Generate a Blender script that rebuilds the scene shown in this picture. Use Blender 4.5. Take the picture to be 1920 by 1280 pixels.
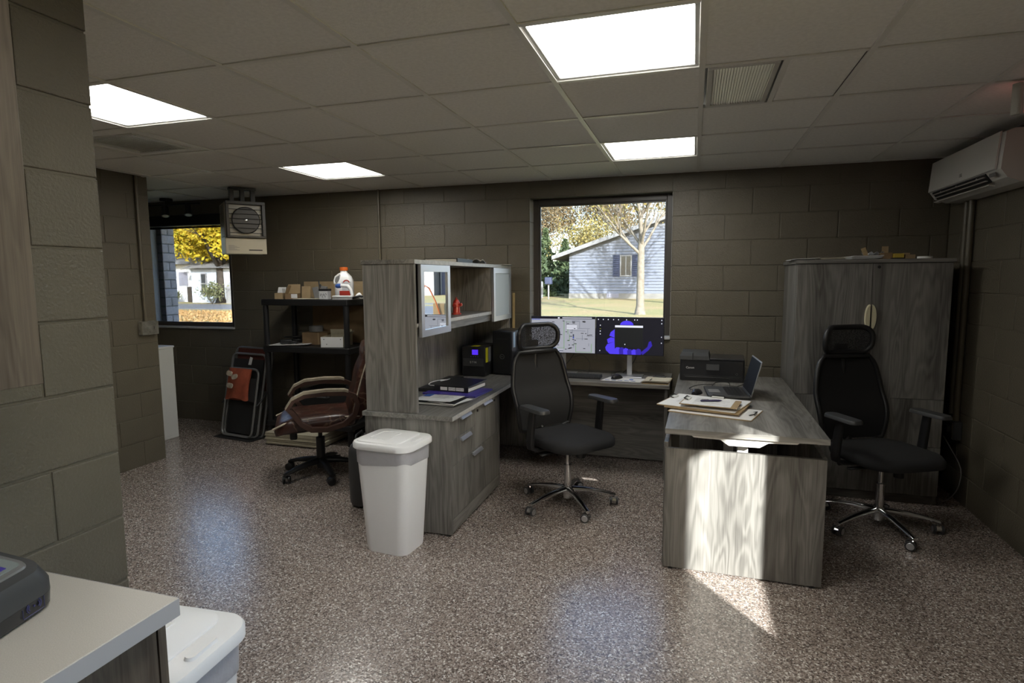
import bpy, bmesh, math, random
from math import pi, sin, cos, radians
from mathutils import Vector, Matrix, Euler
import numpy as np

for _o in list(bpy.data.objects):
    bpy.data.objects.remove(_o)
SC = bpy.context.scene
COL = SC.collection
random.seed(7)

# ------------------------------------------------------------------ camera
H = 2.38            # ceiling height
YB = 3.08           # inner face of the back wall
XR = 1.75           # inner face of the right wall
cam_data = bpy.data.cameras.new('camera')
cam_data.sensor_fit = 'HORIZONTAL'
cam_data.sensor_width = 36.0
cam_data.lens = 1099.9 / 1920 * 36.0
cam_data.clip_start = 0.02
cam_data.clip_end = 500
cam = bpy.data.objects.new('camera', cam_data)
COL.objects.link(cam)
_yaw, _pit, _rol = 0.2996, -0.1069, 0.00606
_R = Matrix.Rotation(_yaw, 3, 'Z') @ Matrix.Rotation(_pit, 3, 'X') @ Matrix.Rotation(_rol, 3, 'Y')
_right, _fwd, _up = _R.col[0], _R.col[1], _R.col[2]
_m = Matrix((_right, _up, -_fwd)).transposed().to_4x4()
_m.translation = Vector((-0.0107, -1.9913, 1.534))
cam.matrix_world = _m
SC.camera = cam

# ------------------------------------------------------------------ sky, sun, exposure
SUN_TO = Vector((1.0, -1.347, 0.715)).normalized()     # towards the sun
world = bpy.data.worlds.new('sky')
SC.world = world
world.use_nodes = True
_nt = world.node_tree
_nt.nodes.clear()
_out = _nt.nodes.new('ShaderNodeOutputWorld')
_bg = _nt.nodes.new('ShaderNodeBackground')
_sky = _nt.nodes.new('ShaderNodeTexSky')
_sky.sky_type = 'NISHITA'
_sky.sun_disc = False
_sky.sun_elevation = math.asin(SUN_TO.z)
_sky.sun_rotation = math.atan2(SUN_TO.x, SUN_TO.y)
_sky.air_density = 1.0
_sky.dust_density = 1.5
_bg.inputs['Strength'].default_value = SKY_STRENGTH = 2.6
_nt.links.new(_sky.outputs[0], _bg.inputs[0])
_nt.links.new(_bg.outputs[0], _out.inputs[0])
_sd = bpy.data.lights.new('sun', 'SUN')
_sd.energy = 46.0
_sd.angle = radians(0.6)
_sd.color = (1.0, 0.97, 0.92)
sun = bpy.data.objects.new('sun', _sd)
COL.objects.link(sun)
sun.location = (6, -8, 12)
sun.rotation_euler = SUN_TO.to_track_quat('Z', 'Y').to_euler()
PANEL_GLOW = 13.0        # radiance of the ceiling light diffusers
GLASS_TINT = (0.47, 0.49, 0.51)
vs = SC.view_settings
vs.view_transform = 'Standard'
vs.look = 'None'
vs.exposure = 0.14
vs.gamma = 1.0
vs.use_curve_mapping = False
SC.cycles.max_bounces = 10
SC.cycles.transparent_max_bounces = 24
SC.cycles.use_denoising = True
SC.cycles.sample_clamp_indirect = 8.0
SC.cycles.caustics_reflective = False
SC.cycles.caustics_refractive = False

# ------------------------------------------------------------------ materials
def new_mat(name):
    m = bpy.data.materials.new(name)
    m.use_nodes = True
    nt = m.node_tree
    b = nt.nodes['Principled BSDF']
    return m, nt, b

def plain(name, col, rough=0.5, metal=0.0, var=0.0, vscale=20.0, bump=0.0, bscale=200.0, spec=0.5, coat=0.0, stretch=None):
    m, nt, b = new_mat(name)
    b.inputs['Base Color'].default_value = (*col, 1)
    b.inputs['Roughness'].default_value = rough
    b.inputs['Metallic'].default_value = metal
    b.inputs['Specular IOR Level'].default_value = spec
    b.inputs['Coat Weight'].default_value = coat
    if var or bump:
        tc = nt.nodes.new('ShaderNodeTexCoord')
        mp = nt.nodes.new('ShaderNodeMapping')
        nt.links.new(tc.outputs['Object'], mp.inputs['Vector'])
        if stretch:
            mp.inputs['Scale'].default_value = stretch
    if var:
        n = nt.nodes.new('ShaderNodeTexNoise')
        n.inputs['Scale'].default_value = vscale
        n.inputs['Detail'].default_value = 4
        nt.links.new(mp.outputs[0], n.inputs['Vector'])
        r = nt.nodes.new('ShaderNodeValToRGB')
        r.color_ramp.elements[0].position = 0.3
        r.color_ramp.elements[1].position = 0.7
        r.color_ramp.elements[0].color = (*[c * (1 - var) for c in col], 1)
        r.color_ramp.elements[1].color = (*[min(1, c * (1 + var)) for c in col], 1)
        nt.links.new(n.outputs['Fac'], r.inputs[0])
        nt.links.new(r.outputs[0], b.inputs['Base Color'])
    if bump:
        n2 = nt.nodes.new('ShaderNodeTexNoise')
        n2.inputs['Scale'].default_value = bscale
        n2.inputs['Detail'].default_value = 3
        nt.links.new(mp.outputs[0], n2.inputs['Vector'])
        bp = nt.nodes.new('ShaderNodeBump')
        bp.inputs['Strength'].default_value = bump
        bp.inputs['Distance'].default_value = 0.004
        nt.links.new(n2.outputs['Fac'], bp.inputs['Height'])
        nt.links.new(bp.outputs[0], b.inputs['Normal'])
    return m

def glow(name, col, strength):
    m, nt, b = new_mat(name)
    b.inputs['Base Color'].default_value = (*[min(c, 1) * 0.05 for c in col], 1)
    b.inputs['Emission Color'].default_value = (*col, 1)
    b.inputs['Emission Strength'].default_value = strength
    b.inputs['Roughness'].default_value = 0.4
    return m

def wood(name, axis, dark, light, scale=1.0, rough=0.42):
    """Laminate with grain running along the given axis: broad bands, wavy growth lines and fine pores."""
    m, nt, b = new_mat(name)
    L = nt.links
    def math_(op, a=None, c=None):
        n = nt.nodes.new('ShaderNodeMath'); n.operation = op
        for i, v in enumerate((a, c)):
            if v is None: continue
            if isinstance(v, (int, float)): n.inputs[i].default_value = v
            else: L.new(v, n.inputs[i])
        return n.outputs[0]
    tc = nt.nodes.new('ShaderNodeTexCoord')
    oi = nt.nodes.new('ShaderNodeObjectInfo')
    add = nt.nodes.new('ShaderNodeVectorMath'); add.operation = 'MULTIPLY_ADD'
    cmb = nt.nodes.new('ShaderNodeCombineXYZ')
    for i in range(3):
        L.new(oi.outputs['Random'], cmb.inputs[i])
    L.new(cmb.outputs[0], add.inputs[0])
    add.inputs[1].default_value = (3.1, 5.7, 4.3)
    L.new(tc.outputs['Object'], add.inputs[2])
    def stretched(lo, hi):
        mp = nt.nodes.new('ShaderNodeMapping')
        L.new(add.outputs[0], mp.inputs['Vector'])
        mp.inputs['Scale'].default_value = {'X': (lo, hi, hi), 'Y': (hi, lo, hi), 'Z': (hi, hi, lo)}[axis]
        return mp.outputs[0]
    def noise(vec, detail, rgh=0.5, dist=0.0):
        n = nt.nodes.new('ShaderNodeTexNoise')
        n.inputs['Scale'].default_value = 1.0
        n.inputs['Detail'].default_value = detail
        n.inputs['Roughness'].default_value = rgh
        n.inputs['Distortion'].default_value = dist
        L.new(vec, n.inputs['Vector'])
        return n.outputs['Fac']
    broad = noise(stretched(0.30 * scale, 9.0 * scale), 2)                   # plank-wide bands
    field = noise(stretched(0.85 * scale, 6.5 * scale), 3, 0.45, 0.35)       # contours give cathedral figures
    rings = math_('SINE', math_('MULTIPLY', field, 95.0))
    fine = noise(stretched(2.2 * scale, 170.0 * scale), 4, 0.65)             # pores
    v = math_('ADD', math_('MULTIPLY', broad, 1.20), math_('MULTIPLY', rings, 0.105))
    v = math_('ADD', v, math_('MULTIPLY', fine, 0.75))
    mr = nt.nodes.new('ShaderNodeMapRange')
    mr.inputs[1].default_value = 0.64; mr.inputs[2].default_value = 1.32
    L.new(v, mr.inputs[0])
    r = nt.nodes.new('ShaderNodeValToRGB')
    r.color_ramp.elements[0].color = (*dark, 1)
    r.color_ramp.elements[1].color = (*light, 1)
    L.new(mr.outputs[0], r.inputs[0])
    L.new(r.outputs[0], b.inputs['Base Color'])
    b.inputs['Roughness'].default_value = rough
    bp = nt.nodes.new('ShaderNodeBump'); bp.inputs['Strength'].default_value = 0.10; bp.inputs['Distance'].default_value = 0.002
    L.new(fine, bp.inputs['Height']); L.new(bp.outputs[0], b.inputs['Normal'])
    return m

def glass_mat(name, tint, refl=1.0, rough=0.0, mixmin=0.0):
    """Thin pane: lets light straight through, tinted, with a Fresnel reflection."""
    m = bpy.data.materials.new(name)
    m.use_nodes = True
    nt = m.node_tree
    nt.nodes.clear()
    o = nt.nodes.new('ShaderNodeOutputMaterial')
    t = nt.nodes.new('ShaderNodeBsdfTransparent'); t.inputs[0].default_value = (*tint, 1)
    g = nt.nodes.new('ShaderNodeBsdfGlossy'); g.inputs['Roughness'].default_value = rough
    fr = nt.nodes.new('ShaderNodeFresnel'); fr.inputs[0].default_value = 1.45
    ml = nt.nodes.new('ShaderNodeMath'); ml.operation = 'MULTIPLY_ADD'; ml.inputs[1].default_value = refl; ml.inputs[2].default_value = mixmin
    mx = nt.nodes.new('ShaderNodeMixShader')
    nt.links.new(fr.outputs[0], ml.inputs[0]); nt.links.new(ml.outputs[0], mx.inputs[0])
    nt.links.new(t.outputs[0], mx.inputs[1]); nt.links.new(g.outputs[0], mx.inputs[2])
    nt.links.new(mx.outputs[0], o.inputs[0])
    return m

def mesh_fabric(name, col, scale, hole):
    """Woven chair netting: opaque threads with open holes."""
    m, nt, b = new_mat(name)
    b.inputs['Base Color'].default_value = (*col, 1)
    b.inputs['Roughness'].default_value = 0.75
    tc = nt.nodes.new('ShaderNodeTexCoord')
    v = nt.nodes.new('ShaderNodeTexVoronoi'); v.inputs['Scale'].default_value = scale
    nt.links.new(tc.outputs['Object'], v.inputs['Vector'])
    lt = nt.nodes.new('ShaderNodeMath'); lt.operation = 'GREATER_THAN'; lt.inputs[1].default_value = hole
    nt.links.new(v.outputs['Distance'], lt.inputs[0])
    nt.links.new(lt.outputs[0], b.inputs['Alpha'])
    return m

def flake_floor():
    m, nt, b = new_mat('epoxy_flake_floor')
    L = nt.links
    tc = nt.nodes.new('ShaderNodeTexCoord')
    cols = []
    def vor(scale):
        v = nt.nodes.new('ShaderNodeTexVoronoi'); v.inputs['Scale'].default_value = scale
        L.new(tc.outputs['Object'], v.inputs['Vector'])
        s = nt.nodes.new('ShaderNodeSeparateColor')
        L.new(v.outputs['Color'], s.inputs[0])
        return v, s
    v1, s1 = vor(165.0)
    r = nt.nodes.new('ShaderNodeValToRGB')
    r.color_ramp.interpolation = 'CONSTANT'
    stops = [(0.0, (0.110, 0.086, 0.074)), (0.20, (0.285, 0.230, 0.200)), (0.46, (0.385, 0.320, 0.282)),
             (0.68, (0.215, 0.172, 0.150)), (0.84, (0.56, 0.50, 0.455)), (0.945, (0.78, 0.74, 0.69))]
    e = r.color_ramp.elements
    e[0].position, e[0].color = stops[0][0], (*stops[0][1], 1)
    e[1].position, e[1].color = stops[1][0], (*stops[1][1], 1)
    for p, c in stops[2:]:
        x = e.new(p); x.color = (*c, 1)
    L.new(s1.outputs[0], r.inputs[0])
    n = nt.nodes.new('ShaderNodeTexNoise'); n.inputs['Scale'].default_value = 1.1; n.inputs['Detail'].default_value = 3
    L.new(tc.outputs['Object'], n.inputs['Vector'])
    mr = nt.nodes.new('ShaderNodeMapRange'); mr.inputs[3].default_value = 0.85; mr.inputs[4].default_value = 1.12
    L.new(n.outputs['Fac'], mr.inputs[0])
    mx = nt.nodes.new('ShaderNodeVectorMath'); mx.operation = 'SCALE'
    L.new(r.outputs[0], mx.inputs[0]); L.new(mr.outputs[0], mx.inputs[3])
    L.new(mx.outputs[0], b.inputs['Base Color'])
    b.inputs['Roughness'].default_value = 0.27
    b.inputs['Specular IOR Level'].default_value = 0.55
    n2 = nt.nodes.new('ShaderNodeTexNoise'); n2.inputs['Scale'].default_value = 60.0; n2.inputs['Detail'].default_value = 2.5
    L.new(tc.outputs['Object'], n2.inputs['Vector'])
    ad = nt.nodes.new('ShaderNodeMath'); ad.operation = 'MULTIPLY_ADD'; ad.inputs[1].default_value = 0.35
    L.new(s1.outputs[1], ad.inputs[0]); L.new(n2.outputs['Fac'], ad.inputs[2])
    bp = nt.nodes.new('ShaderNodeBump'); bp.inputs['Strength'].default_value = 0.32; bp.inputs['Distance'].default_value = 0.004
    L.new(ad.outputs[0], bp.inputs['Height']); L.new(bp.outputs[0], b.inputs['Normal'])
    b.inputs['Coat Weight'].default_value = 0.6
    b.inputs['Coat Roughness'].default_value = 0.14
    L.new(bp.outputs[0], b.inputs['Coat Normal'])
    return m

M = {}
M['paint'] = plain('taupe_block_paint', (0.116, 0.101, 0.073), 0.42, var=0.08, vscale=3.0, bump=0.9, bscale=110.0)
M['joint'] = plain('painted_mortar', (0.116, 0.101, 0.073), 0.5, bump=0.3, bscale=60.0)
M['floor'] = flake_floor()
M['tile'] = plain('ceiling_tile_fissured', (0.88, 0.87, 0.835), 0.9, var=0.05, vscale=60.0, bump=0.35, bscale=130.0)
M['tee'] = plain('white_grid_tee', (0.80, 0.79, 0.75), 0.35)
M['plenum'] = plain('plenum_dark', (0.25, 0.24, 0.22), 0.9)
M['lamp'] = glow('light_diffuser', (1.0, 0.985, 0.925), PANEL_GLOW)
M['bronze'] = plain('dark_bronze_frame', (0.060, 0.052, 0.045), 0.4)
M['sill'] = plain('pale_stone_sill', (0.55, 0.55, 0.56), 0.35, var=0.06, vscale=30)
M['glass'] = glass_mat('tinted_window_glass', GLASS_TINT, refl=0.5)
M['clear'] = glass_mat('clear_window_glass', (0.93, 0.95, 0.95), refl=0.5)
ASH_D, ASH_L = (0.070, 0.066, 0.060), (0.250, 0.240, 0.222)
M['ashZ'] = wood('ash_laminate_upright', 'Z', ASH_D, ASH_L)
M['ashY'] = wood('ash_laminate_lengthwise', 'Y', ASH_D, ASH_L)
M['ashX'] = wood('ash_laminate_crosswise', 'X', ASH_D, ASH_L)
M['ashB'] = plain('pale_edge_banding', (0.40, 0.40, 0.39), 0.35, var=0.15, vscale=40)
M['oakZ'] = wood('taupe_oak_laminate', 'Z', (0.065, 0.050, 0.038), (0.150, 0.120, 0.092), scale=1.6)
M['counter'] = plain('speckled_cream_laminate', (0.50, 0.47, 0.42), 0.45, var=0.10, vscale=500.0)
M['cedge'] = plain('counter_edge_band', (0.42, 0.41, 0.42), 0.45)
M['alu'] = plain('brushed_aluminium', (0.62, 0.63, 0.66), 0.32, metal=0.85, bump=0.05, bscale=300)
M['chrome'] = plain('polished_chrome', (0.75, 0.75, 0.76), 0.10, metal=1.0)
M['steelw'] = plain('white_enamel_steel', (0.62, 0.62, 0.60), 0.35)
M['black'] = plain('black_plastic', (0.012, 0.012, 0.013), 0.42)
M['blacks'] = plain('black_satin', (0.020, 0.020, 0.022), 0.28)
M['dgrey'] = plain('charcoal_plastic', (0.045, 0.046, 0.048), 0.45)
M['grey'] = plain('mid_grey_plastic', (0.18, 0.18, 0.18), 0.5)
M['fabric'] = plain('black_seat_fabric', (0.011, 0.011, 0.012), 0.92, bump=0.4, bscale=500)
M['netting'] = mesh_fabric('black_back_netting', (0.012, 0.012, 0.013), 420.0, 0.18)
M['netopen'] = mesh_fabric('open_headrest_netting', (0.015, 0.015, 0.016), 330.0, 0.34)
M['white'] = plain('white_plastic', (0.84, 0.84, 0.84), 0.38, bump=0.06, bscale=260)
M['bag'] = plain('grey_bin_liner', (0.50, 0.50, 0.53), 0.32, bump=0.8, bscale=28)
M['acwhite'] = plain('ac_white_plastic', (0.60, 0.59, 0.56), 0.35)
M['paper'] = plain('white_paper', (0.68, 0.68, 0.67), 0.7)
M['cream'] = plain('cream_paper', (0.62, 0.58, 0.47), 0.7)
M['card'] = plain('brown_cardboard', (0.230, 0.150, 0.078), 0.8, var=0.12, vscale=12)
M['kraft'] = plain('tan_cardboard', (0.36, 0.26, 0.145), 0.8, var=0.1, vscale=14)
M['hardboard'] = plain('brown_hardboard', (0.33, 0.235, 0.12), 0.6, var=0.15, vscale=40)
M['boardw'] = plain('cream_ceiling_board', (0.48, 0.44, 0.335), 0.85, var=0.08, vscale=50)
M['ink'] = plain('printing_ink', (0.05, 0.05, 0.06), 0.7)
M['inkb'] = plain('blue_ink', (0.03, 0.09, 0.35), 0.6)
M['blue'] = plain('violet_blue_folder', (0.045, 0.030, 0.260), 0.4)
M['red'] = plain('red_plastic', (0.42, 0.035, 0.022), 0.35)
M['orange'] = plain('orange_cap', (0.72, 0.16, 0.03), 0.4)
M['yellow'] = plain('yellow_sticker', (0.60, 0.58, 0.02), 0.45)
def cracked_leather():
    m, nt, b = new_mat('worn_oxblood_leather')
    L = nt.links
    tc = nt.nodes.new('ShaderNodeTexCoord')
    n = nt.nodes.new('ShaderNodeTexNoise'); n.inputs['Scale'].default_value = 7.0; n.inputs['Detail'].default_value = 5
    L.new(tc.outputs['Object'], n.inputs['Vector'])
    r = nt.nodes.new('ShaderNodeValToRGB')
    r.color_ramp.elements[0].position = 0.36; r.color_ramp.elements[0].color = (0.018, 0.008, 0.007, 1)
    r.color_ramp.elements[1].position = 0.66; r.color_ramp.elements[1].color = (0.066, 0.021, 0.013, 1)
    L.new(n.outputs['Fac'], r.inputs[0])
    w = nt.nodes.new('ShaderNodeTexNoise'); w.inputs['Scale'].default_value = 5.0; w.inputs['Detail'].default_value = 3
    L.new(tc.outputs['Object'], w.inputs['Vector'])
    ad = nt.nodes.new('ShaderNodeVectorMath'); ad.operation = 'MULTIPLY_ADD'; ad.inputs[1].default_value = (0.25, 0.25, 0.25)
    L.new(w.outputs['Color'], ad.inputs[0]); L.new(tc.outputs['Object'], ad.inputs[2])
    v = nt.nodes.new('ShaderNodeTexVoronoi'); v.feature = 'DISTANCE_TO_EDGE'; v.inputs['Scale'].default_value = 8.0
    L.new(ad.outputs[0], v.inputs['Vector'])
    cr = nt.nodes.new('ShaderNodeValToRGB')
    cr.color_ramp.elements[0].position = 0.0; cr.color_ramp.elements[0].color = (1, 1, 1, 1)
    cr.color_ramp.elements[1].position = 0.045; cr.color_ramp.elements[1].color = (0, 0, 0, 1)
    L.new(v.outputs['Distance'], cr.inputs[0])
    ms = nt.nodes.new('ShaderNodeMath'); ms.operation = 'MULTIPLY'
    L.new(cr.outputs[0], ms.inputs[0]); L.new(w.outputs['Fac'], ms.inputs[1])
    mx = nt.nodes.new('ShaderNodeMix'); mx.data_type = 'RGBA'; mx.inputs['B'].default_value = (0.26, 0.17, 0.11, 1)
    L.new(ms.outputs[0], mx.inputs['Factor']); L.new(r.outputs[0], mx.inputs['A'])
    L.new(mx.outputs['Result'], b.inputs['Base Color'])
    b.inputs['Roughness'].default_value = 0.34
    bp = nt.nodes.new('ShaderNodeBump'); bp.inputs['Strength'].default_value = 0.8; bp.inputs['Distance'].default_value = 0.010
    L.new(w.outputs['Fac'], bp.inputs['Height']); L.new(bp.outputs[0], b.inputs['Normal'])
    return m
M['leather'] = cracked_leather()
M['leatherw'] = plain('scuffed_leather_edge', (0.42, 0.36, 0.28), 0.7, var=0.35, vscale=30, bump=0.4, bscale=60)
M['armwood'] = plain('worn_arm_pad', (0.33, 0.285, 0.21), 0.55, var=0.2, vscale=20)
M['armside'] = plain('dark_arm_loop', (0.055, 0.026, 0.018), 0.35, var=0.2, vscale=14)
M['cloth_red'] = plain('rust_red_canvas', (0.30, 0.065, 0.030), 0.85, var=0.2, vscale=18, bump=0.5, bscale=300)
M['cloth_dk'] = plain('dark_red_canvas', (0.090, 0.022, 0.015), 0.85, bump=0.4, bscale=300)
M['sling'] = plain('charcoal_sling_mesh', (0.020, 0.020, 0.021), 0.9, bump=0.4, bscale=400)
M['tubegrey'] = plain('grey_enamel_tube', (0.22, 0.22, 0.22), 0.3, metal=0.4)
M['pipe'] = plain('taupe_painted_conduit', (0.116, 0.101, 0.073), 0.35)
M['reflector_plate'] = plain('dull_reflector_plate', (0.30, 0.29, 0.26), 0.45, metal=0.3)
M['matte_screen'] = plain('matte_black_screen', (0.010, 0.010, 0.012), 0.75, spec=0.15)
M['jamb'] = plain('skylit_jamb_tone', (0.36, 0.36, 0.40), 0.35)
M['reveal_skylit'] = plain('skylit_reveal_tone', (0.34, 0.33, 0.31), 0.22, coat=0.6)  # glossy wall paint lightened to carry the skylight on the reveals
M['galv'] = plain('scratched_steel_box', (0.26, 0.25, 0.22), 0.35, metal=0.5, var=0.3, vscale=30)
M['brass'] = plain('pale_brass', (0.66, 0.61, 0.42), 0.3, metal=0.15)
M['heatside'] = plain('beige_heater_enamel', (0.30, 0.27, 0.21), 0.4)
M['heatface'] = plain('cream_heater_enamel', (0.44, 0.41, 0.32), 0.4)
M['screen_dark'] = glow('monitor_navy', (0.008, 0.008, 0.014), 1.0)
M['screen_grey'] = glow('monitor_grey', (0.33, 0.34, 0.39), 1.0)
M['screen_white'] = glow('monitor_white', (0.75, 0.76, 0.85), 1.0)
M['screen_violet'] = glow('monitor_violet', (0.075, 0.045, 0.78), 1.0)
M['screen_violet2'] = glow('monitor_deep_violet', (0.030, 0.016, 0.36), 1.0)
M['screen_green'] = glow('monitor_green', (0.14, 0.30, 0.10), 1.0)
M['screen_black'] = glow('monitor_black', (0.010, 0.011, 0.012), 1.0)
M['screen_text'] = glow('monitor_text', (0.05, 0.06, 0.09), 1.0)
M['screen_blue'] = glow('monitor_toolbar_blue', (0.05, 0.08, 0.42), 1.0)
M['lcd'] = glow('ups_display', (0.09, 0.03, 0.85), 0.9)
M['exit_red'] = glow('exit_sign_red', (0.85, 0.07, 0.04), 0.5)
M['exit_led'] = glow('exit_sign_led', (1.0, 0.78, 0.70), 1.2)
M['lens'] = plain('prismatic_lens', (0.55, 0.55, 0.50), 0.25, bump=0.8, bscale=220)
M['frost'] = plain('frosted_door_glass', (0.42, 0.47, 0.50), 0.42, spec=0.8, var=0.03, vscale=300)
_mm, _nt2, _b2 = new_mat('reflective_door_glass')
_b2.inputs['Base Color'].default_value = (0.80, 0.83, 0.83, 1); _b2.inputs['Metallic'].default_value = 1.0; _b2.inputs['Roughness'].default_value = 0.0
M['mirror'] = _mm
# ------------------------------------------------------------------ helpers
class MB:
    """Collects simple shapes and links them as one mesh object."""
    def __init__(s):
        s.bm = bmesh.new()
    def _add(s, verts, faces):
        vs_ = [s.bm.verts.new(v) for v in verts]
        out = []
        for f in faces:
            try:
                out.append(s.bm.faces.new([vs_[i] for i in f]))
            except ValueError:
                pass
        return vs_, out
    def box(s, x0, x1, y0, y1, z0, z1, bev=0.0, seg=1, mat=None):
        v = [(x0, y0, z0), (x1, y0, z0), (x1, y1, z0), (x0, y1, z0), (x0, y0, z1), (x1, y0, z1), (x1, y1, z1), (x0, y1, z1)]
        f = [(3, 2, 1, 0), (4, 5, 6, 7), (0, 1, 5, 4), (1, 2, 6, 5), (2, 3, 7, 6), (3, 0, 4, 7)]
        vs_, fs = s._add(v, f)
        if bev > 0:
            ed = list({e for f_ in fs for e in f_.edges})
            r = bmesh.ops.bevel(s.bm, geom=ed, offset=bev, segments=seg, profile=0.5, affect='EDGES')
            vs_ = list({v_ for f_ in r['faces'] for v_ in f_.verts} | {v_ for v_ in vs_ if v_.is_valid})
        if mat is not None:
            for v_ in vs_:
                v_.co = mat @ v_.co
        return s
    def obox(s, c, size, rot=None, bev=0.0, seg=1):
        m = Matrix.Translation(c) @ (rot.to_4x4() if rot is not None else Matrix.Identity(4))
        x, y, z = [k / 2 for k in size]
        return s.box(-x, x, -y, y, -z, z, bev, seg, mat=m)
    def loft(s, loops, cap0=True, cap1=True, closed=True):
        n = len(loops[0])
        rows = [[s.bm.verts.new(p) for p in lp] for lp in loops]
        for a, b in zip(rows[:-1], rows[1:]):
            for i in range(n if closed else n - 1):
                j = (i + 1) % n
                s.bm.faces.new((a[i], a[j], b[j], b[i]))
        if cap0:
            s.bm.faces.new(list(reversed(rows[0])))
        if cap1:
            s.bm.faces.new(rows[-1])
        return s
    def tube(s, pts, r, seg=8, closed=False):
        pts = [Vector(p) for p in pts]
        n = len(pts)
        rs = r if isinstance(r, (list, tuple)) else [r] * n
        loops = []
        prev = None
        for i, p in enumerate(pts):
            if closed:
                t = pts[(i + 1) % n] - pts[i - 1]
            else:
                t = pts[min(i + 1, n - 1)] - pts[max(i - 1, 0)]
            t.normalize()
            if prev is None:
                a = Vector((0, 0, 1)) if abs(t.z) < 0.9 else Vector((1, 0, 0))
                u = t.cross(a).normalized()
            else:
                u = (prev - t * prev.dot(t))
                u = u.normalized() if u.length > 1e-6 else t.orthogonal().normalized()
            prev = u
            w = t.cross(u)
            loops.append([p + (u * cos(2 * pi * k / seg) + w * sin(2 * pi * k / seg)) * rs[i] for k in range(seg)])
        if closed:
            loops.append(loops[0])
            return s.loft(loops, False, False)
        return s.loft(loops)
    def cyl(s, p0, p1, r0, r1=None, seg=16):
        return s.tube([p0, p1], [r0, r0 if r1 is None else r1], seg)
    def lathe(s, prof, seg=20, at=(0, 0, 0), rot=None):
        loops = []
        for r, z in prof:
            lp = []
            for k in range(seg):
                v = Vector((max(r, 1e-4) * cos(2 * pi * k / seg), max(r, 1e-4) * sin(2 * pi * k / seg), z))
                if rot is not None:
                    v = rot @ v
                lp.append(v + Vector(at))
            loops.append(lp)
        return s.loft(loops)
    def prism(s, poly, lo, hi, axis='Z'):
        def P(a, b, c):
            return {'Z': (a, b, c), 'Y': (a, c, b), 'X': (c, a, b)}[axis]
        return s.loft([[P(a, b, lo) for a, b in poly], [P(a, b, hi) for a, b in poly]])
    def sheet(s, x0, x1, y0, y1, z, nx=8, ny=8, fn=None, th=0.0012):
        """a slightly curled sheet of paper or cloth, with thickness"""
        fn = fn or (lambda u, v: 0.0)
        g = [[[None, None] for _ in range(ny + 1)] for _ in range(nx + 1)]
        for i in range(nx + 1):
            for j in range(ny + 1):
                u, v = i / nx, j / ny
                zz = z + fn(u, v)
                for k in (0, 1):
                    g[i][j][k] = s.bm.verts.new((x0 + (x1 - x0) * u, y0 + (y1 - y0) * v, zz + k * th))
        for i in range(nx):
            for j in range(ny):
                s.bm.faces.new((g[i][j][1], g[i + 1][j][1], g[i + 1][j + 1][1], g[i][j + 1][1]))
                s.bm.faces.new((g[i][j + 1][0], g[i + 1][j + 1][0], g[i + 1][j][0], g[i][j][0]))
        for i in range(nx):
            s.bm.faces.new((g[i][0][0], g[i + 1][0][0], g[i + 1][0][1], g[i][0][1]))
            s.bm.faces.new((g[i + 1][ny][0], g[i][ny][0], g[i][ny][1], g[i + 1][ny][1]))
        for j in range(ny):
            s.bm.faces.new((g[0][j + 1][0], g[0][j][0], g[0][j][1], g[0][j + 1][1]))
            s.bm.faces.new((g[nx][j][0], g[nx][j + 1][0], g[nx][j + 1][1], g[nx][j][1]))
        return s
    def xf(s, m):
        bmesh.ops.transform(s.bm, matrix=m, verts=s.bm.verts[:])
        return s
    def build(s, name, mat, parent=None, smooth=None, kind=None):
        bmesh.ops.recalc_face_normals(s.bm, faces=s.bm.faces[:])
        me = bpy.data.meshes.new(name)
        s.bm.to_mesh(me)
        s.bm.free()
        me.materials.append(M[mat] if isinstance(mat, str) else mat)
        if smooth:
            me.polygons.foreach_set('use_smooth', [True] * len(me.polygons))
            me.set_sharp_from_angle(angle=radians(smooth))
        o = bpy.data.objects.new(name, me)
        COL.objects.link(o)
        if parent is not None:
            o.parent = parent
        if kind:
            o['kind'] = kind
        return o

def tag(o, label, cat, group=None):
    o['label'] = label
    o['category'] = cat
    if group:
        o['group'] = group
    return o

def thing(name, label, cat, loc=(0, 0, 0), rz=0.0, group=None, rot=None):
    o = bpy.data.objects.new(name, None)
    o.empty_display_size = 0.1
    COL.objects.link(o)
    o.location = loc
    o.rotation_euler = rot if rot else (0, 0, rz)
    return tag(o, label, cat, group)

def struct(o):
    o['kind'] = 'structure'
    return o

def inst(me, name, loc, parent, rz=0.0):
    o = bpy.data.objects.new(name, me)
    COL.objects.link(o)
    o.location = loc
    o.rotation_euler = (0, 0, rz)
    o.parent = parent
    return o

def copy_tree(o, parent=None):
    c = o.copy()
    COL.objects.link(c)
    c.parent = parent
    for ch in list(o.children):
        copy_tree(ch, c)
    return c

def text(name, body, size, mat, parent, loc, rot, extrude=0.0004, align='CENTER'):
    cu = bpy.data.curves.new(name, 'FONT')
    cu.body = body
    cu.size = size
    cu.extrude = extrude
    cu.align_x = align
    cu.align_y = 'CENTER'
    o = bpy.data.objects.new(name, cu)
    COL.objects.link(o)
    dg = bpy.context.evaluated_depsgraph_get()
    me = bpy.data.meshes.new_from_object(o.evaluated_get(dg))
    bpy.data.objects.remove(o)
    me.materials.clear()
    me.materials.append(M[mat])
    ob = bpy.data.objects.new(name, me)
    COL.objects.link(ob)
    ob.parent = parent
    ob.location = loc
    ob.rotation_euler = rot
    return ob

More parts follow.
